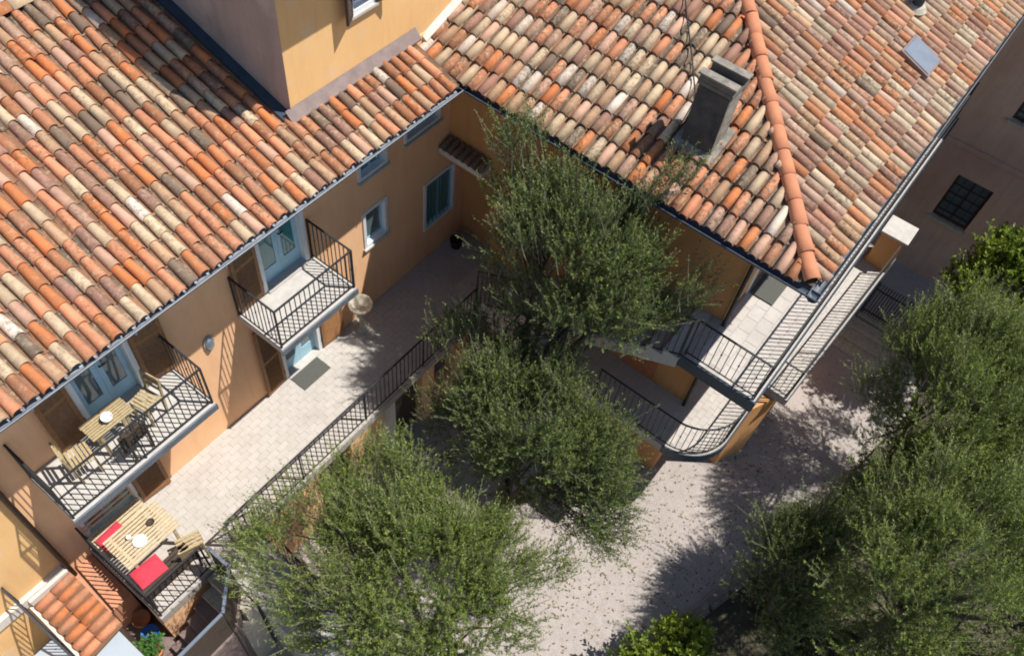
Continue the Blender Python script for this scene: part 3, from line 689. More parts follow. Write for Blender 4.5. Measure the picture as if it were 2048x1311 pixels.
obj('cowl', MB().lathe([(.02, .44), (.15, .36), (.16, .32), (.02, .321)], (16.0, -6.15, Bz(-6.15)), 16), 'steel_blue', vt)
obj('collar', MB().lathe([(.22, .06), (.16, .14), (.101, .16)], (16.0, -6.15, Bz(-6.15)), 16), 'stone', vt)

# ------------------------------------------------------------------ outside stairs to the upper balcony
st = thing('staircase', (9.6, -3.5, 0), 'pale outdoor staircase climbing from the terrace to the upper balcony', 'stairs')
SY0, SY1, ST = -1.10, -6.30, 2.83
nst = 17; ry = (SY1 - SY0) / nst; rz = ST / nst
sz = lambda y: (y - SY0) / (SY1 - SY0) * ST
prof = [(SY0, .004)]
for i in range(nst): prof += [(SY0 + ry * i, rz * (i + 1) - .03), (SY0 + ry * (i + 1), rz * (i + 1) - .03)]
prof += [(SY1, ST - .32), (-3.3, sz(-3.3) - .34), (-3.3, .004)]
obj('stringer', MB().xprism(prof, 8.99, 10.19), 'pale_plaster', st)
tm = MB().box((8.96, 0, 0), (10.192, ry - .02, .029)); tme = bpy.data.meshes.new('tread'); tme.from_pydata(tm.v, [], tm.f); tme.materials.append(M['slab_stone'])
for i in range(nst): inst('tread', tme, Matrix.Translation((0, SY0 + ry * i, rz * (i + 1) - .029)), st)
railing([(8.98, SY0 - .78, sz(SY0 - .78) + .02), (8.98, SY1, ST + .02)], st, h=1.1, step=.125)

# end pier of walkway
pr = thing('pier', (16.8, -8.2, 0), 'orange masonry pier with a white stone cap at the end of the walkway', 'pier')
obj('shaft', MB().box((16.52, -8.40, -.02), (17.1, -7.84, 1.02)), 'ochre_plaster', pr); obj('cap', MB().box((16.48, -8.46, 1.021), (17.16, -7.80, 1.08)), 'slab_stone', pr, bevel=.008)

# ------------------------------------------------------------------ neighbours
H4 = thing('house', (-2, 2, GZ), 'pale yellow neighbouring house wall beside the balcony and small porch roof', 'house')
obj('wall', MB().box((-6, .03, GZ), (.239, 3.2, 5.6)), 'yellow_plaster', H4)
obj('plinth', MB().box((-6, -.06, -.1), (.14, .029, .14)), 'pale_plaster', H4)
H5 = thing('house', (22, -10, GZ), 'shaded brown house with barred windows across the narrow alley', 'house')
BXW = 20.0
bw = MB(); 
WB = [(-9.45, -8.52, -.62, .82), (-9.75, -8.75, 2.75, 4.05)]
ys = [-18.0, -9.75, -9.45, -8.75, -8.52, -4]; 
def xwall(y0, y1, z0, z1, holes, x, t):
    m_ = MB(); ysx = sorted({y0, y1, *[h[0] for h in holes], *[h[1] for h in holes]}); zsx = sorted({z0, z1, *[h[2] for h in holes], *[h[3] for h in holes]})
    for a, b in zip(ysx, ysx[1:]):
        run = None
        for c, d in zip(zsx, zsx[1:]):
            if any(h[0] <= (a + b) / 2 <= h[1] and h[2] <= (c + d) / 2 <= h[3] for h in holes): continue
            m_.box((x, a, c), (x + t, b, d))
    return m_
obj('wall', xwall(-18, -4, GZ, 9.4, WB, BXW, .4), 'brown_plaster', H5)
obj('core', MB().box((BXW + .6, -17.9, GZ), (27, -4.1, 9.3)), 'dark_wood', H5)
for (y0, y1, z0, z1) in WB:
    wv = obj('window', MB().box((BXW + .1, y0, z0), (BXW + .16, y0 + .07, z1)).box((BXW + .1, y1 - .07, z0), (BXW + .16, y1, z1)).box((BXW + .1, y0 + .07, z0), (BXW + .16, y1 - .07, z0 + .07)).box((BXW + .1, y0 + .07, z1 - .07), (BXW + .16, y1 - .07, z1)).box((BXW + .1, (y0 + y1) / 2 - .03, z0 + .07), (BXW + .16, (y0 + y1) / 2 + .03, z1 - .07)), 'dark_wood', H5)
    obj('pane', MB().box((BXW + .12, y0 + .07, z0 + .07), (BXW + .13, y1 - .07, z1 - .07)), 'glass', wv)
    obj('sill', MB().box((BXW - .08, y0 - .06, z0 - .08), (BXW + .1, y1 + .06, z0 - .001)), 'stone', wv)
    for i in range(1, 5):
        z = z0 + (z1 - z0) * i / 5; obj('window_bar', MB().bar((BXW + .02, y0, z), (BXW + .02, y1, z), .03), 'iron', wv)
    for i in range(1, 4):
        y = y0 + (y1 - y0) * i / 4; obj('window_bar', MB().bar((BXW + .045, y, z0), (BXW + .045, y, z1), .022), 'iron', wv)
obj('string_course', MB().box((BXW - .05, -17.99, 1.55), (BXW - .001, -4.01, 1.68)), 'brown_plaster', H5)

# alley: steps, kerbs and iron fence
asx = thing('steps', (16.5, -9.3, GZ), 'low pale stone steps beside the iron fence in the alley', 'steps')
for i in range(3): obj('step', MB().box((16.05 + i * .36, -10.45, GZ - .01), (16.40 + i * .36, -8.25, GZ + .07 + i * .10)), 'stone', asx, bevel=.01)
fn = thing('fence', (17.3, -9.4, GZ), 'black iron fence with close upright bars at the foot of the alley', 'fence')
zf = GZ + .30
fm = MB().box((-.011, -.011, 0), (.011, .011, 1.12)); fm.add([(-.025, 0, 1.1), (0, -.02, 1.12), (.025, 0, 1.1), (0, .02, 1.12), (0, 0, 1.24)], [(0, 1, 4), (1, 2, 4), (2, 3, 4), (3, 0, 4)])
fme = bpy.data.meshes.new('bar'); fme.from_pydata(fm.v, [], fm.f); fme.materials.append(M['iron'])
y = -8.5
while y > -11.2: inst('bar', fme, Matrix.Translation((17.35, y, zf)), fn); y -= .075
for z in (.12, .95): obj('rail', MB().bar((17.35, -8.45, zf + z), (17.35, -11.25, zf + z), .03), 'iron', fn)
for y in (-8.45, -9.85, -11.25): obj('post', MB().bar((17.35, y, GZ), (17.35, y, zf + 1.2), .05), 'iron', fn)
obj('base', MB().box((17.2, -11.4, GZ), (17.5, -8.44, zf)), 'stone', fn)

# steps of the neighbour, lower left
ns = thing('porch_roof', (-.2, -.6, -1.75), 'small terracotta tiled porch roof with pale edging beside the yellow house wall', 'roof')
pz = lambda x: -.02 + (x - .16) * .22
dk = obj('deck', MB().slab([(-.52, -1.5, pz(-.52)), (.16, -1.5, pz(.16)), (.16, -.065, pz(.16)), (-.52, -.065, pz(-.52))], .08), 'dark_wood', ns)
pm = [cover_mesh('tile', .40, .165, .14, .08, 'old_tile', tone=(random.choice((.03, .2, .25, .1)), random.random(), .3, 1)) for _ in range(8)]
for i in range(7):
    for j in range(2): inst('tile', random.choice(pm), frame((-.55 + j * .33, -.19 - i * .2, pz(-.55 + j * .33) + .05), (0, -1, 0), (1, 0, .22)) @ Matrix.Rotation(-.08, 4, 'X') @ Matrix.Rotation(random.gauss(0, .03), 4, 'Z'), ns)
pn = MB()
for i in range(7): pn.slab([(-.52, -.33 - i * .2, pz(-.52) + .03), (.16, -.33 - i * .2, pz(.16) + .03), (.16, -.25 - i * .2, pz(.16) + .03), (-.52, -.25 - i * .2, pz(-.52) + .03)], .02)
obj('pan_tiles', pn, 'pan_clay', ns, kind='stuff')
obj('edge_coping', MB().box((-.56, -.125, -.06), (.16, -.066, .10)), 'pale_plaster', ns)
obj('front_post', MB().box((-.50, -1.48, -1.75), (-.42, -1.40, pz(-.5) - .09)), 'dark_wood', ns)
obj('edge_coping', MB().box((-.62, -1.5, -.30), (-.565, -.07, -.12)), 'pale_plaster', ns)
obj('side_wall', MB().xprism([(.0, -.25), (-1.0, -.45), (-1.0, GZ), (.0, GZ)][::-1], .17, .60), 'terracotta_step', ns)
r = thing('railing', (-.8, -.3, -.2), 'black iron railing beside the small tiled porch roof of the yellow house', 'railing', 'iron railings')
railing([(-.66, .0, -.1), (-.66, -.35, -.15), (-.66, -2.0, -1.3)], r, h=.95, step=.10)
obj('lower_yard', MB().prism([(-6, -6), (.16, -6), (.16, .02), (-6, .02)], GZ, -1.75), 'pale_plaster', kind='structure')
obj('yard_floor', MB().prism([(.161, -1.95), (.61, -1.95), (.61, -1.001), (.161, -1.001)], GZ, -1.35), 'flashing', kind='structure')
# stairwell down from the terrace
sw = thing('staircase', (1.0, -2.4, GZ), 'dark stairwell with screened pale handrail going down beside the terrace', 'stairs')
for i in range(13):
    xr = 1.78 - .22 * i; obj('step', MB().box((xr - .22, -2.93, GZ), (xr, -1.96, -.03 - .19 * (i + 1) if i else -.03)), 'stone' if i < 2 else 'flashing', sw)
for (xa, ya), (xb, yb) in (((1.80, -1.97), (1.80, -2.47)), ((1.80, -2.50), (1.24, -3.0)), ((1.22, -3.0), (-.62, -3.0))):  # outer railing built as solid wall and screen to shade stairwell and yard
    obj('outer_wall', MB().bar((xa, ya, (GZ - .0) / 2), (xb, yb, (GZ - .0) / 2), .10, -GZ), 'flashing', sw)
    obj('screen', MB().bar((xa, ya, .49), (xb, yb, .49), .02, .96), 'dark_wood', sw)
    obj('handrail', MB().bar((xa, ya, 1.0), (xb, yb, 1.0), .05, .035), 'grey_metal', sw)

rs = thing('staircase', (2.2, -3, GZ), 'pale outdoor steps running down between the stairwell screen and the olive tree', 'stairs')
for i in range(14):
    obj('step', MB().box((1.87, -1.94 - .30 * (i + 1), GZ - .01), (2.75, -1.94 - .30 * i, -.03 - .17 * (i + 1))), 'slab_stone', rs)
r = thing('railing', (2.8, -2.6, -.5), 'sloping black iron railing on the pale steps under the olive tree', 'railing', 'iron railings')
railing([(2.25, -1.90, 0), (2.72, -1.98, -.15), (2.72, -4.4, -1.5)], r)
# ------------------------------------------------------------------ garden furniture
def slat_table(name, label, x0, x1, y0, y1, z, n, mt):
    t = thing(name, ((x0 + x1) / 2, (y0 + y1) / 2, z - .73), label, 'table')
    w = (y1 - y0) / n; sm = MB().box(((x0 - x1) / 2, -w * .34, -.02), ((x1 - x0) / 2, w * .34, 0)); me = bpy.data.meshes.new('slat'); me.from_pydata(sm.v, [], sm.f); me.materials.append(M[mt])
    for i in range(n): inst('slat', me, Matrix.Translation(((x0 + x1) / 2 + random.uniform(-.006, .006), y0 + (i + .5) * w, z)), t)
    obj('frame', MB().box((x0 + .1, y0 + .03, z - .07), (x0 + .15, y1 - .03, z - .021)).box((x1 - .15, y0 + .03, z - .07), (x1 - .1, y1 - .03, z - .021)), mt, t)
    for x in (x0 + .1, x1 - .15):
        for y in (y0 + .04, y1 - .09): obj('leg', MB().box((x, y, z - .73), (x + .05, y + .05, z - .071)), mt, t)
    return t
def chair(name, label, cx, cy, z, ang, mt, w=.46, d=.44, cat='chair', nsl=6):
    t = thing(name, (cx, cy, z), label, cat); Rz = Matrix.Rotation(math.radians(ang), 4, 'Z'); base = Matrix.Translation((cx, cy, z)) @ Rz
    def P(mb): mb.v = [tuple(base @ Vector(p)) for p in mb.v]; return mb
    for i in range(nsl):
        y = -d / 2 + d * (i + .5) / nsl; obj('seat_slat', P(MB().box((-w / 2, y - d / nsl * .36, .43), (w / 2, y + d / nsl * .36, .45))), mt, t)
    for x in (-w / 2 + .02, w / 2 - .02):
        obj('leg', P(MB().bar((x, -d / 2 + .02, 0), (x, -d / 2 + .02, .42), .035)), mt, t); obj('leg', P(MB().bar((x, d / 2 - .02, 0), (x, d / 2 + .05, .86), .035)), mt, t)
    for zz in (.58, .70, .82): obj('back_slat', P(MB().bar((-w / 2, d / 2 + .01 + (zz - .45) * .12, zz), (w / 2, d / 2 + .01 + (zz - .45) * .12, zz), .02, .06)), mt, t)
    return t
def cushion(label, cx, cy, z, w, d, ang):
    mb = MB(); nx = 9; ny = 7; v = []
    for s in (1, -1):
        for j in range(ny):
            for i in range(nx):
                a, b = i / (nx - 1) * 2 - 1, j / (ny - 1) * 2 - 1; h = .045 * ((1 - a ** 6) * (1 - b ** 6)) ** .5 + .003
                v.append((a * w / 2, b * d / 2, .05 + s * h + (.004 * math.sin(i * 3.1) if s > 0 else 0)))
    f = []
    for s in (0, 1):
        for j in range(ny - 1):
            for i in range(nx - 1):
                q = s * nx * ny + j * nx + i; f.append((q, q + 1, q + nx + 1, q + nx) if s == 0 else (q, q + nx, q + nx + 1, q + 1))
    Rz = Matrix.Translation((cx, cy, z)) @ Matrix.Rotation(math.radians(ang), 4, 'Z'); mb.add([Rz @ Vector(p) for p in v], f)
    return tag(obj('cushion', mb, 'red_cushion', smooth=True), label, 'cushion', 'red seat cushions')
slat_table('garden_table', 'pale slatted wooden garden table set between red cushioned seats', .78, 1.82, -1.22, -.50, .74, 11, 'pale_wood')
chair('garden_bench', 'wooden garden bench with red cushion on the house side of the table', 1.20, -.27, 0, 0, 'pale_wood', 1.0, .40, 'bench', 5)
chair('garden_bench', 'wooden garden bench with red cushion on the railing side of the table', 1.18, -1.55, 0, 180, 'dark_wood', 1.0, .40, 'bench', 5)
chair('garden_chair', 'straw coloured garden chair beside the outer red cushion', 1.72, -1.48, 0, 160, 'bamboo', .42, .40)
cushion('red seat cushion on the bench by the house wall', .98, -.42, .46, .46, .34, 4); cushion('red seat cushion on the bench by the railing', .98, -1.36, .46, .50, .38, -4)
def bowl(name, label, c, r, h, mt, cat, grp=None):
    return tag(obj(name, MB().lathe([(.001, 0), (r * .55, 0), (r * .9, h * .5), (r, h), (r * .92, h), (r * .8, h * .5), (r * .45, h * .15), (.001, h * .15)], c, 18), mt, smooth=True), label, cat, grp)
bowl('plate', 'white plate on the slatted garden table', (1.20, -.95, .742), .12, .03, 'ceramic', 'plate')
bowl('cup', 'white cup next to the plate on the garden table', (1.12, -.78, .742), .04, .08, 'ceramic', 'cup')
bowl('ashtray', 'small dark dish on the slatted garden table', (1.52, -.82, .742), .07, .04, 'dark_wood', 'dish')
# upper balcony set
slat_table('balcony_table', 'bamboo slatted table on the left balcony', 1.50, 2.20, -.66, -.28, 3.50, 8, 'bamboo')
chair('balcony_chair', 'bamboo slatted chair on the left balcony', 1.26, -.55, 2.84, 80, 'bamboo', .36, .34)
chair('balcony_chair', 'dark slatted chair on the left balcony by the front rail', 1.95, -.84, 2.84, 185, 'dark_wood', .36, .28)
chair('balcony_chair', 'bamboo slatted chair at the door end of the left balcony', 2.46, -.50, 2.84, -80, 'bamboo', .36, .34)
bowl('flower_pot', 'round white pot on the bamboo balcony table', (1.85, -.52, 3.502), .085, .11, 'ceramic', 'pot')
# doormats
tag(obj('doormat', MB().box((5.30, -.50, .003), (6.02, -.10, .018)), 'doormat'), 'grey green doormat on the terrace in front of the lower door', 'doormat', 'grey doormats')
tag(obj('doormat', MB().box((11.12, -7.04, 2.862), (11.84, -6.57, 2.876)), 'doormat'), 'grey green doormat on the upper walkway under the hipped roof eave', 'doormat', 'grey doormats')
# pedestal bowl
pb = thing('stone_basin', (7.16, -.30, 0), 'pale stone basin on a slim pedestal by the house wall', 'basin')
obj('pedestal', MB().lathe([(.16, 0), (.16, .05), (.07, .12), (.05, .4), (.07, .62), (.10, .66)], (7.16, -.30, 0), 16), 'stone', pb, smooth=True)
obj('bowl', MB().lathe([(.05, .66), (.17, .70), (.24, .80), (.255, .87), (.215, .88), (.19, .80), (.10, .745), (.001, .74)], (7.16, -.30, 0), 22), 'stone', pb, smooth=True)
# dark boot scraper / planter on shaded terrace
pl = thing('planter', (10.25, -.28, 0), 'small dark planter on the shaded terrace near the inner corner', 'planter')
obj('tub', MB().lathe([(.001, 0), (.11, 0), (.15, .24), (.13, .24), (.11, .18), (.001, .18)], (10.25, -.28, 0), 14), 'black_rubber', pl, smooth=True)
# white canopy and things in the yard below
cn = thing('canopy', (-.6, -1.3, -1.75), 'plain white square fabric canopy in front of the small tiled porch roof', 'canopy')
n = 10; v = []; x0c, x1c, y0c, y1c = -1.6, .06, -2.0, -.62
for j in range(n + 1):
    for i in range(n + 1):
        a, b = i / n, j / n; v.append((x0c + (x1c - x0c) * a, y0c + (y1c - y0c) * b, -.47 + .09 * math.sin(math.pi * a) * math.sin(math.pi * b) + .006 * math.sin(7 * a + 5 * b)))
v += [(x, y, z - .02) for x, y, z in v]; k = (n + 1) ** 2
f = [(j * (n + 1) + i, j * (n + 1) + i + 1, (j + 1) * (n + 1) + i + 1, (j + 1) * (n + 1) + i) for j in range(n) for i in range(n)]; f += [tuple(q + k for q in reversed(g)) for g in f]
obj('cloth', MB().add(v, f), 'canopy_cloth', cn, smooth=True)
obj('valance', MB().box((x0c, y0c - .004, -.60), (x1c, y0c + .004, -.475)).box((x1c - .002, y0c + .005, -.60), (x1c + .006, y1c - .005, -.475)), 'canopy_cloth', cn)
for x in (x0c + .05, x1c - .05):
    for y in (y0c + .05, y1c - .05): obj('leg', MB().tube([(x, y, -1.75), (x, y, -.5)], .018, 8), 'zinc', cn)
def pot(label, c, r, h, mt, cat='pot'): 
    return tag(obj('plant_pot' if cat == 'pot' else 'barrel', MB().lathe([(.001, 0), (r * .7, 0), (r, h), (r * 1.08, h), (r * 1.08, h * .88), (r * .9, h * .9), (r * .8, h * .8), (.001, h * .8)], c, 20), mt, smooth=True), label, cat)

# ------------------------------------------------------------------ trees
def unit(a): return a / np.maximum(np.linalg.norm(a, axis=1, keepdims=True), 1e-9)
def leaf_cloud(name, centers, radii, nshoot, nleaf, ll, lw, material, parent, out_c, upb=.7, shoot=(.3, .62), seed=0, hang=0., wide=False):
    g = np.random.default_rng(seed); K = len(centers)
    pk = radii ** 2; idx = g.choice(K, nshoot, p=pk / pk.sum())
    off = unit(g.normal(size=(nshoot, 3))) * (g.random((nshoot, 1)) ** .45) * radii[idx][:, None]
    o = centers[idx] + off * np.array([1, 1, .8])
    out = unit(centers[idx] - out_c + off * 1.3)
    d = unit(out * .75 + np.array([0, 0, upb]) + g.normal(size=(nshoot, 3)) * .42)
    L = g.uniform(shoot[0], shoot[1], (nshoot, 1))
    clump = g.random(K)[idx]
    t = (np.arange(nleaf) + .5) / nleaf
    tt = np.clip(t[None, :] + g.normal(size=(nshoot, nleaf)) * .02, 0.02, 1.02)
    sag = np.array([0, 0, -1]) * hang
    base = o[:, None, :] + d[:, None, :] * (tt * L)[:, :, None] + sag * (tt ** 2 * L * .5)[:, :, None]
    rnd = g.normal(size=(nshoot, nleaf, 3)); dd = d[:, None, :]
    perp = rnd - (rnd * dd).sum(-1, keepdims=True) * dd; perp /= np.linalg.norm(perp, axis=-1, keepdims=True)
    ld = dd * g.uniform(.45, .95, (nshoot, nleaf, 1)) + perp * .8 + np.array([0, 0, .12]); ld /= np.linalg.norm(ld, axis=-1, keepdims=True)
    r2 = g.normal(size=(nshoot, nleaf, 3)) * .85 + np.array([.1, -.15, .75]); sd_ = np.cross(ld, r2); sd_ /= np.linalg.norm(sd_, axis=-1, keepdims=True)
    sc = g.uniform(.65, 1.2, (nshoot, nleaf, 1)) * (1 - .35 * tt[:, :, None] ** 3)
    l = ld * ll * sc; s = sd_ * lw * sc * .5
    base, l, s = (a.reshape(-1, 3) for a in (base, l, s)); n = len(base)
    mid = .45
    V = np.stack([base, base + l * mid + s, base + l, base + l * mid - s], 1).reshape(-1, 3)
    F = np.arange(4 * n).reshape(n, 4)
    tone = np.zeros((n, 4)); tone[:, 0] = np.clip(np.repeat(clump, nleaf) * .45 + np.repeat(g.random(nshoot), nleaf) * .35 + g.random(n) * .2, 0, 1); tone[:, 1] = np.clip(np.tile(t, nshoot) * .75 + g.random(n) * .3, 0, 1); tone[:, 3] = 1
    c = V.mean(0); me = npmesh(name, V - c, F, material, np.repeat(tone, 4, 0))
    ob = bpy.data.objects.new(name, me); link(ob, c, parent)
    # stems of the shoots
    k = g.choice(nshoot, int(nshoot * .5), replace=False); a = o[k] - d[k] * .12; b = o[k] + d[k] * L[k] * .95 + sag * L[k] * .5
    x = unit(np.cross(d[k], g.normal(size=(len(k), 3)))); y = np.cross(d[k], x); r0, r1 = .0055, .002
    ring = []
    for q in range(3):
        an = 2 * math.pi * q / 3; ring.append(a + (x * math.cos(an) + y * math.sin(an)) * r0)
    for q in range(3):
        an = 2 * math.pi * q / 3; ring.append(b + (x * math.cos(an) + y * math.sin(an)) * r1)
    V = np.stack(ring, 1).reshape(-1, 3); bs_ = np.arange(len(k))[:, None] * 6
    F = np.concatenate([bs_ + np.array([q, (q + 1) % 3, 3 + (q + 1) % 3, 3 + q]) for q in range(3)])
    c = V.mean(0); me = npmesh('twigs', V - c, F, 'twig_bark'); ob2 = bpy.data.objects.new('twigs', me); link(ob2, c, parent); ob2['kind'] = 'stuff'
    return ob
def tree(name, label, cat, base, center, rad, seed, nclump, nshoot, nleaf=30, ll=.068, lw=.0165, material='olive_leaf', trunk_r=.16, crad=(.25, .5), upb=.95, shoot=(.32, .78), hang=0., group=None, extra=(), hollow=.5):
    g = np.random.default_rng(seed); t = thing(name, base, label, cat, group)
    cen = np.array(center); rad = np.array(rad)
    u = unit(g.normal(size=(nclump, 3))); u[:, 2] = np.where(u[:, 2] < -.35, -u[:, 2], u[:, 2])
    rr = hollow + (1 - hollow) * g.random((nclump, 1)) ** .6
    C = cen + u * rr * rad * g.uniform(.82, 1.06, (nclump, 1))
    if len(extra): C = np.concatenate([C, np.array(extra)])
    Rr = g.uniform(*crad, len(C))
    leaf_cloud('crown', C, Rr, nshoot, nleaf, ll, lw, material, t, cen - np.array([0, 0, rad[2] * .6]), upb, shoot, seed + 1, hang)
    # trunk, limbs and branches
    b = Vector(base); fork = b.lerp(Vector(center), .38) ; fork += Vector((g.normal() * .15, g.normal() * .15, 0))
    mid = b.lerp(fork, .5) + Vector((g.normal() * .1, g.normal() * .1, 0))
    obj('trunk', MB().tube([b - Vector((0, 0, .05)), b + Vector((0, 0, .12)), mid, fork], [trunk_r * 1.5, trunk_r * 1.15, trunk_r * .9, trunk_r * .8], 10), 'bark', t, smooth=True)
    nl = 6; limbs = []; br = MB()
    for i in range(nl):
        a = 2 * math.pi * (i + g.random() * .6) / nl
        e = Vector(cen + rad * np.array([math.cos(a) * .55, math.sin(a) * .55, g.uniform(-.05, .4)]))
        m_ = fork.lerp(e, .5) + Vector((g.normal() * .12, g.normal() * .12, -.08))
        pts = [fork, fork.lerp(m_, .5) + Vector((0, 0, .03)), m_, e]; obj('limb', MB().tube(pts, [trunk_r * .55, trunk_r * .45, trunk_r * .34, trunk_r * .16], 7), 'bark', t, smooth=True)
        limbs.append((m_, e))
    for c in C:
        c = Vector(c); m_, e = min(limbs, key=lambda q: min((q[0] - c).length, (q[1] - c).length * .9)); s = m_.lerp(e, .2 + .6 * g.random())
        k = s.lerp(c, .55) + Vector((g.normal() * .07, g.normal() * .07, -.06)); br.tube([s, k, c], [trunk_r * .16, trunk_r * .11, trunk_r * .05], 5, False)
    obj('branches', br, 'bark', t, smooth=True, kind='stuff')
    return t
G = 'olive trees in the courtyard and garden'
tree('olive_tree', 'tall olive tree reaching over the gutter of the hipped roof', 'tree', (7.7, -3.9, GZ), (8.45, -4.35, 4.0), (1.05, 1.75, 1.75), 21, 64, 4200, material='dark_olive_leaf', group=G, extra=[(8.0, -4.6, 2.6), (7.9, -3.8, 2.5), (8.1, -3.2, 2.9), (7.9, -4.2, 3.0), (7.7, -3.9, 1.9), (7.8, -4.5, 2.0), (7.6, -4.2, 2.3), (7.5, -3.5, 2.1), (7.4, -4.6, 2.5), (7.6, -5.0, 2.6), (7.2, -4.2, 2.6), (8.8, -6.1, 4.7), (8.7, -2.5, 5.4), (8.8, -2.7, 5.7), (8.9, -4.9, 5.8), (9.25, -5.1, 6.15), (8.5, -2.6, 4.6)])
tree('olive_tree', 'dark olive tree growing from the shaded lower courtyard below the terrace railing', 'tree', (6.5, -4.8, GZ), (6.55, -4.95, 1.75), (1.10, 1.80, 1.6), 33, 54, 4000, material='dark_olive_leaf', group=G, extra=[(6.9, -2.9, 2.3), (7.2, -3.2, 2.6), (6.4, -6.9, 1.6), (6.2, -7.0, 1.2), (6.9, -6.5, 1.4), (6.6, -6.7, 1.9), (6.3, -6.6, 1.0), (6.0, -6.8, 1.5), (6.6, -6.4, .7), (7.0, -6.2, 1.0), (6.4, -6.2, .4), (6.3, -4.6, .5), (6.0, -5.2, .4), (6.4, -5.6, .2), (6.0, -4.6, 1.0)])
tree('olive_tree', 'broad sunlit olive tree in front of the terrace stairwell', 'tree', (3.3, -5.0, GZ), (3.40, -5.15, .95), (1.85, 2.15, 1.65), 45, 78, 5200, group=G, extra=[(2.3, -2.7, 1.3), (2.7, -2.6, 1.0), (3.2, -2.7, 1.0), (3.7, -2.8, .9), (4.2, -2.9, .9), (4.7, -3.2, 1.3), (2.0, -3.2, 1.4), (4.6, -3.6, 1.8), (5.2, -6.6, 1.0), (5.1, -5.6, 1.0)])
tree('olive_tree', 'large olive tree beside the alley and the iron fence', 'tree', (13.2, -11.0, GZ), (13.1, -10.95, 1.05), (2.4, 1.85, 1.95), 57, 84, 6600, group=G, extra=[(12.93, -9.72, .9), (12.08, -10.17, .7), (11.79, -10.77, .6), (10.99, -10.35, .4), (13.74, -10.0, 1.0), (12.5, -9.9, .4), (11.4, -10.2, .2), (11.9, -9.9, 0), (12.9, -10.1, .2), (10.8, -11.3, 1.2), (11.3, -11.6, 1.6), (10.6, -11.0, .8), (11.1, -11.0, 1.2), (11.6, -11.4, 1.4), (10.4, -11.4, 1.5), (11.9, -11.9, 1.6), (11.2, -10.7, .7), (10.2, -10.9, .9), (10.0, -10.4, .5), (11.7, -10.6, 1.0)])
tree('olive_tree', 'wide olive tree over the planted bed beyond the kerb', 'tree', (9.6, -12.0, GZ), (9.2, -12.1, 1.4), (2.5, 2.1, 1.8), 69, 92, 5400, group=G, material='olive_leaf')
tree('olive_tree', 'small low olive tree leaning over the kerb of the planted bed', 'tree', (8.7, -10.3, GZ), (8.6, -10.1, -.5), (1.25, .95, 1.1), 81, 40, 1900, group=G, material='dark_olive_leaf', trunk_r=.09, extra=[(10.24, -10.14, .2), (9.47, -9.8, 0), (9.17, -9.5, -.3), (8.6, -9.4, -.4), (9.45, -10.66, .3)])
tree('citrus_tree', 'bright yellow green citrus tree in front of the brown house', 'tree', (17.0, -10.9, GZ), (16.9, -10.9, 1.1), (1.2, 1.15, 1.3), 93, 45, 1500, 14, .13, .065, 'citrus_leaf', .09, upb=.4, shoot=(.2, .4))
tree('citrus_bush', 'low bright green leafy bush at the end of the kerb', 'bush', (6.0, -9.2, GZ), (5.95, -9.15, -1.75), (.95, .75, .75), 99, 24, 700, 14, .12, .06, 'citrus_leaf', .05, crad=(.22, .4), upb=.5, shoot=(.18, .35))
# undergrowth of the bed
g = np.random.default_rng(5); n = 420
cc = np.stack([g.uniform(6.5, 17, n), g.uniform(-16.5, -10.0, n), np.full(n, GZ + .12)], 1); cc = cc[(cc[:, 1] < -8.95 - .3 * (cc[:, 0] - 6.8) - .25)]
gc = thing('ground_cover', (12, -12, GZ), 'low dark green ground cover in the planted bed', 'plants'); gc['kind'] = 'stuff'
leaf_cloud('leaves', cc, g.uniform(.2, .4, len(cc)), 5000, 10, .10, .04, 'dark_olive_leaf', gc, np.array([12, -12, -6.]), .6, (.15, .35), 6)
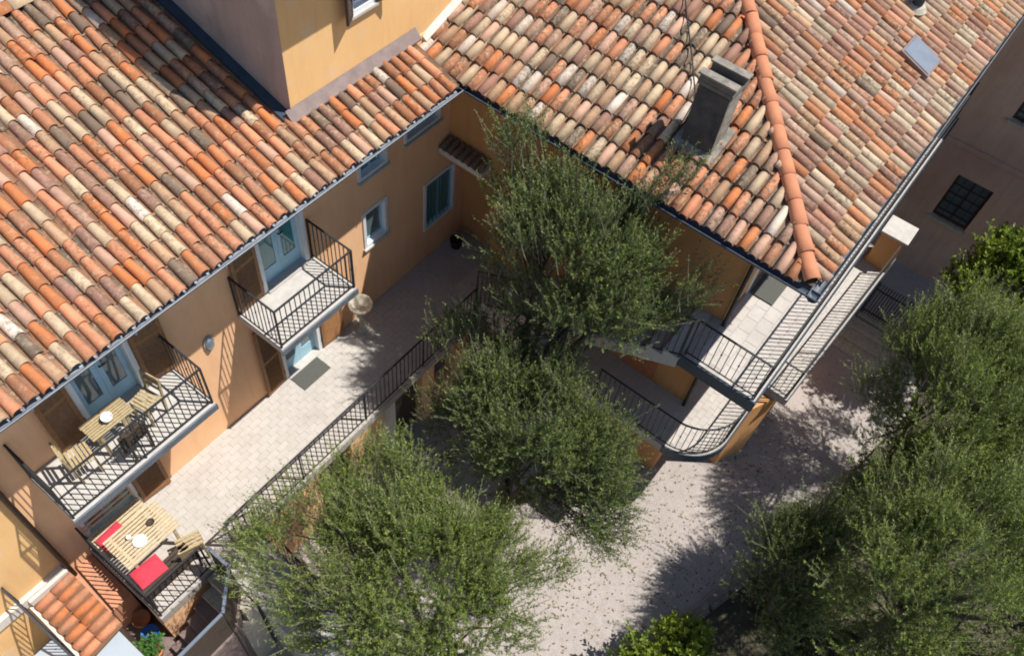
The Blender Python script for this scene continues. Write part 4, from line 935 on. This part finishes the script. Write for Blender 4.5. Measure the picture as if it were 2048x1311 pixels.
# potted things below the stairwell
pot('terracotta pot in the dark yard corner below the terrace', (.45, -1.20, -1.345), .15, .30, 'terracotta')
pot('bright blue plastic tub in the dark yard below the terrace', (.38, -1.55, -1.345), .15, .34, 'blue_plastic', 'tub')
pp = thing('potted_plant', (.24, -1.80, -1.345), 'small green plant in a pot beside the blue tub', 'plant')
obj('pot', MB().lathe([(.001, 0), (.10, 0), (.14, .24), (.12, .24), (.11, .2), (.001, .2)], (.24, -1.80, -1.345), 16), 'terracotta', pp, smooth=True)
leaf_cloud('foliage', np.array([[.24, -1.80, -.98], [.30, -1.84, -.9], [.2, -1.72, -.94]]), np.array([.16, .13, .14]), 60, 12, .09, .04, 'plant_leaf', pp, np.array([.24, -1.8, -1.4]), .5, (.12, .25), 8)

# fallen leaves on the courtyard grit
g = np.random.default_rng(17); n = 2600
src = np.array([(6.5, -5.6), (3.6, -5.6), (9.6, -8.9), (8.0, -8.4), (12.6, -9.2), (7.4, -6.6)]); q = src[g.integers(0, len(src), n)] + g.normal(size=(n, 2)) * np.array([1.5, 1.3])
k = (q[:, 1] < -2.2) & (q[:, 1] > -8.7 - .26 * (q[:, 0] - 6.8)) & (q[:, 0] > 2.9); q = q[k]; n = len(q)
a = g.uniform(0, 6.28, n); l = g.uniform(.02, .045, n); wd = l * g.uniform(.25, .5, n); z = np.full(n, GZ + .008); t = g.uniform(-.3, .3, n)
dx, dy = np.cos(a), np.sin(a)
V = np.stack([np.stack([q[:, 0] - dx * l, q[:, 1] - dy * l, z], 1), np.stack([q[:, 0] + dy * wd, q[:, 1] - dx * wd, z + .006], 1), np.stack([q[:, 0] + dx * l, q[:, 1] + dy * l, z + .004 + np.abs(t) * .02], 1), np.stack([q[:, 0] - dy * wd, q[:, 1] + dx * wd, z + .006], 1)], 1).reshape(-1, 3)
c = V.mean(0); tn = np.repeat(np.stack([g.random(n), g.random(n) * .7, g.random(n), np.ones(n)], 1), 4, 0)
plain('dry_leaf', (.20, .15, .07), .9, 0, 0, 9, (.10, .085, .04))
o = bpy.data.objects.new('leaf_litter', npmesh('leaf_litter', V - c, np.arange(4 * n).reshape(n, 4), 'dry_leaf', tn)); link(o, c, None)
tag(o, 'scattered dry leaves on the courtyard under the trees', 'leaves', kind='stuff')
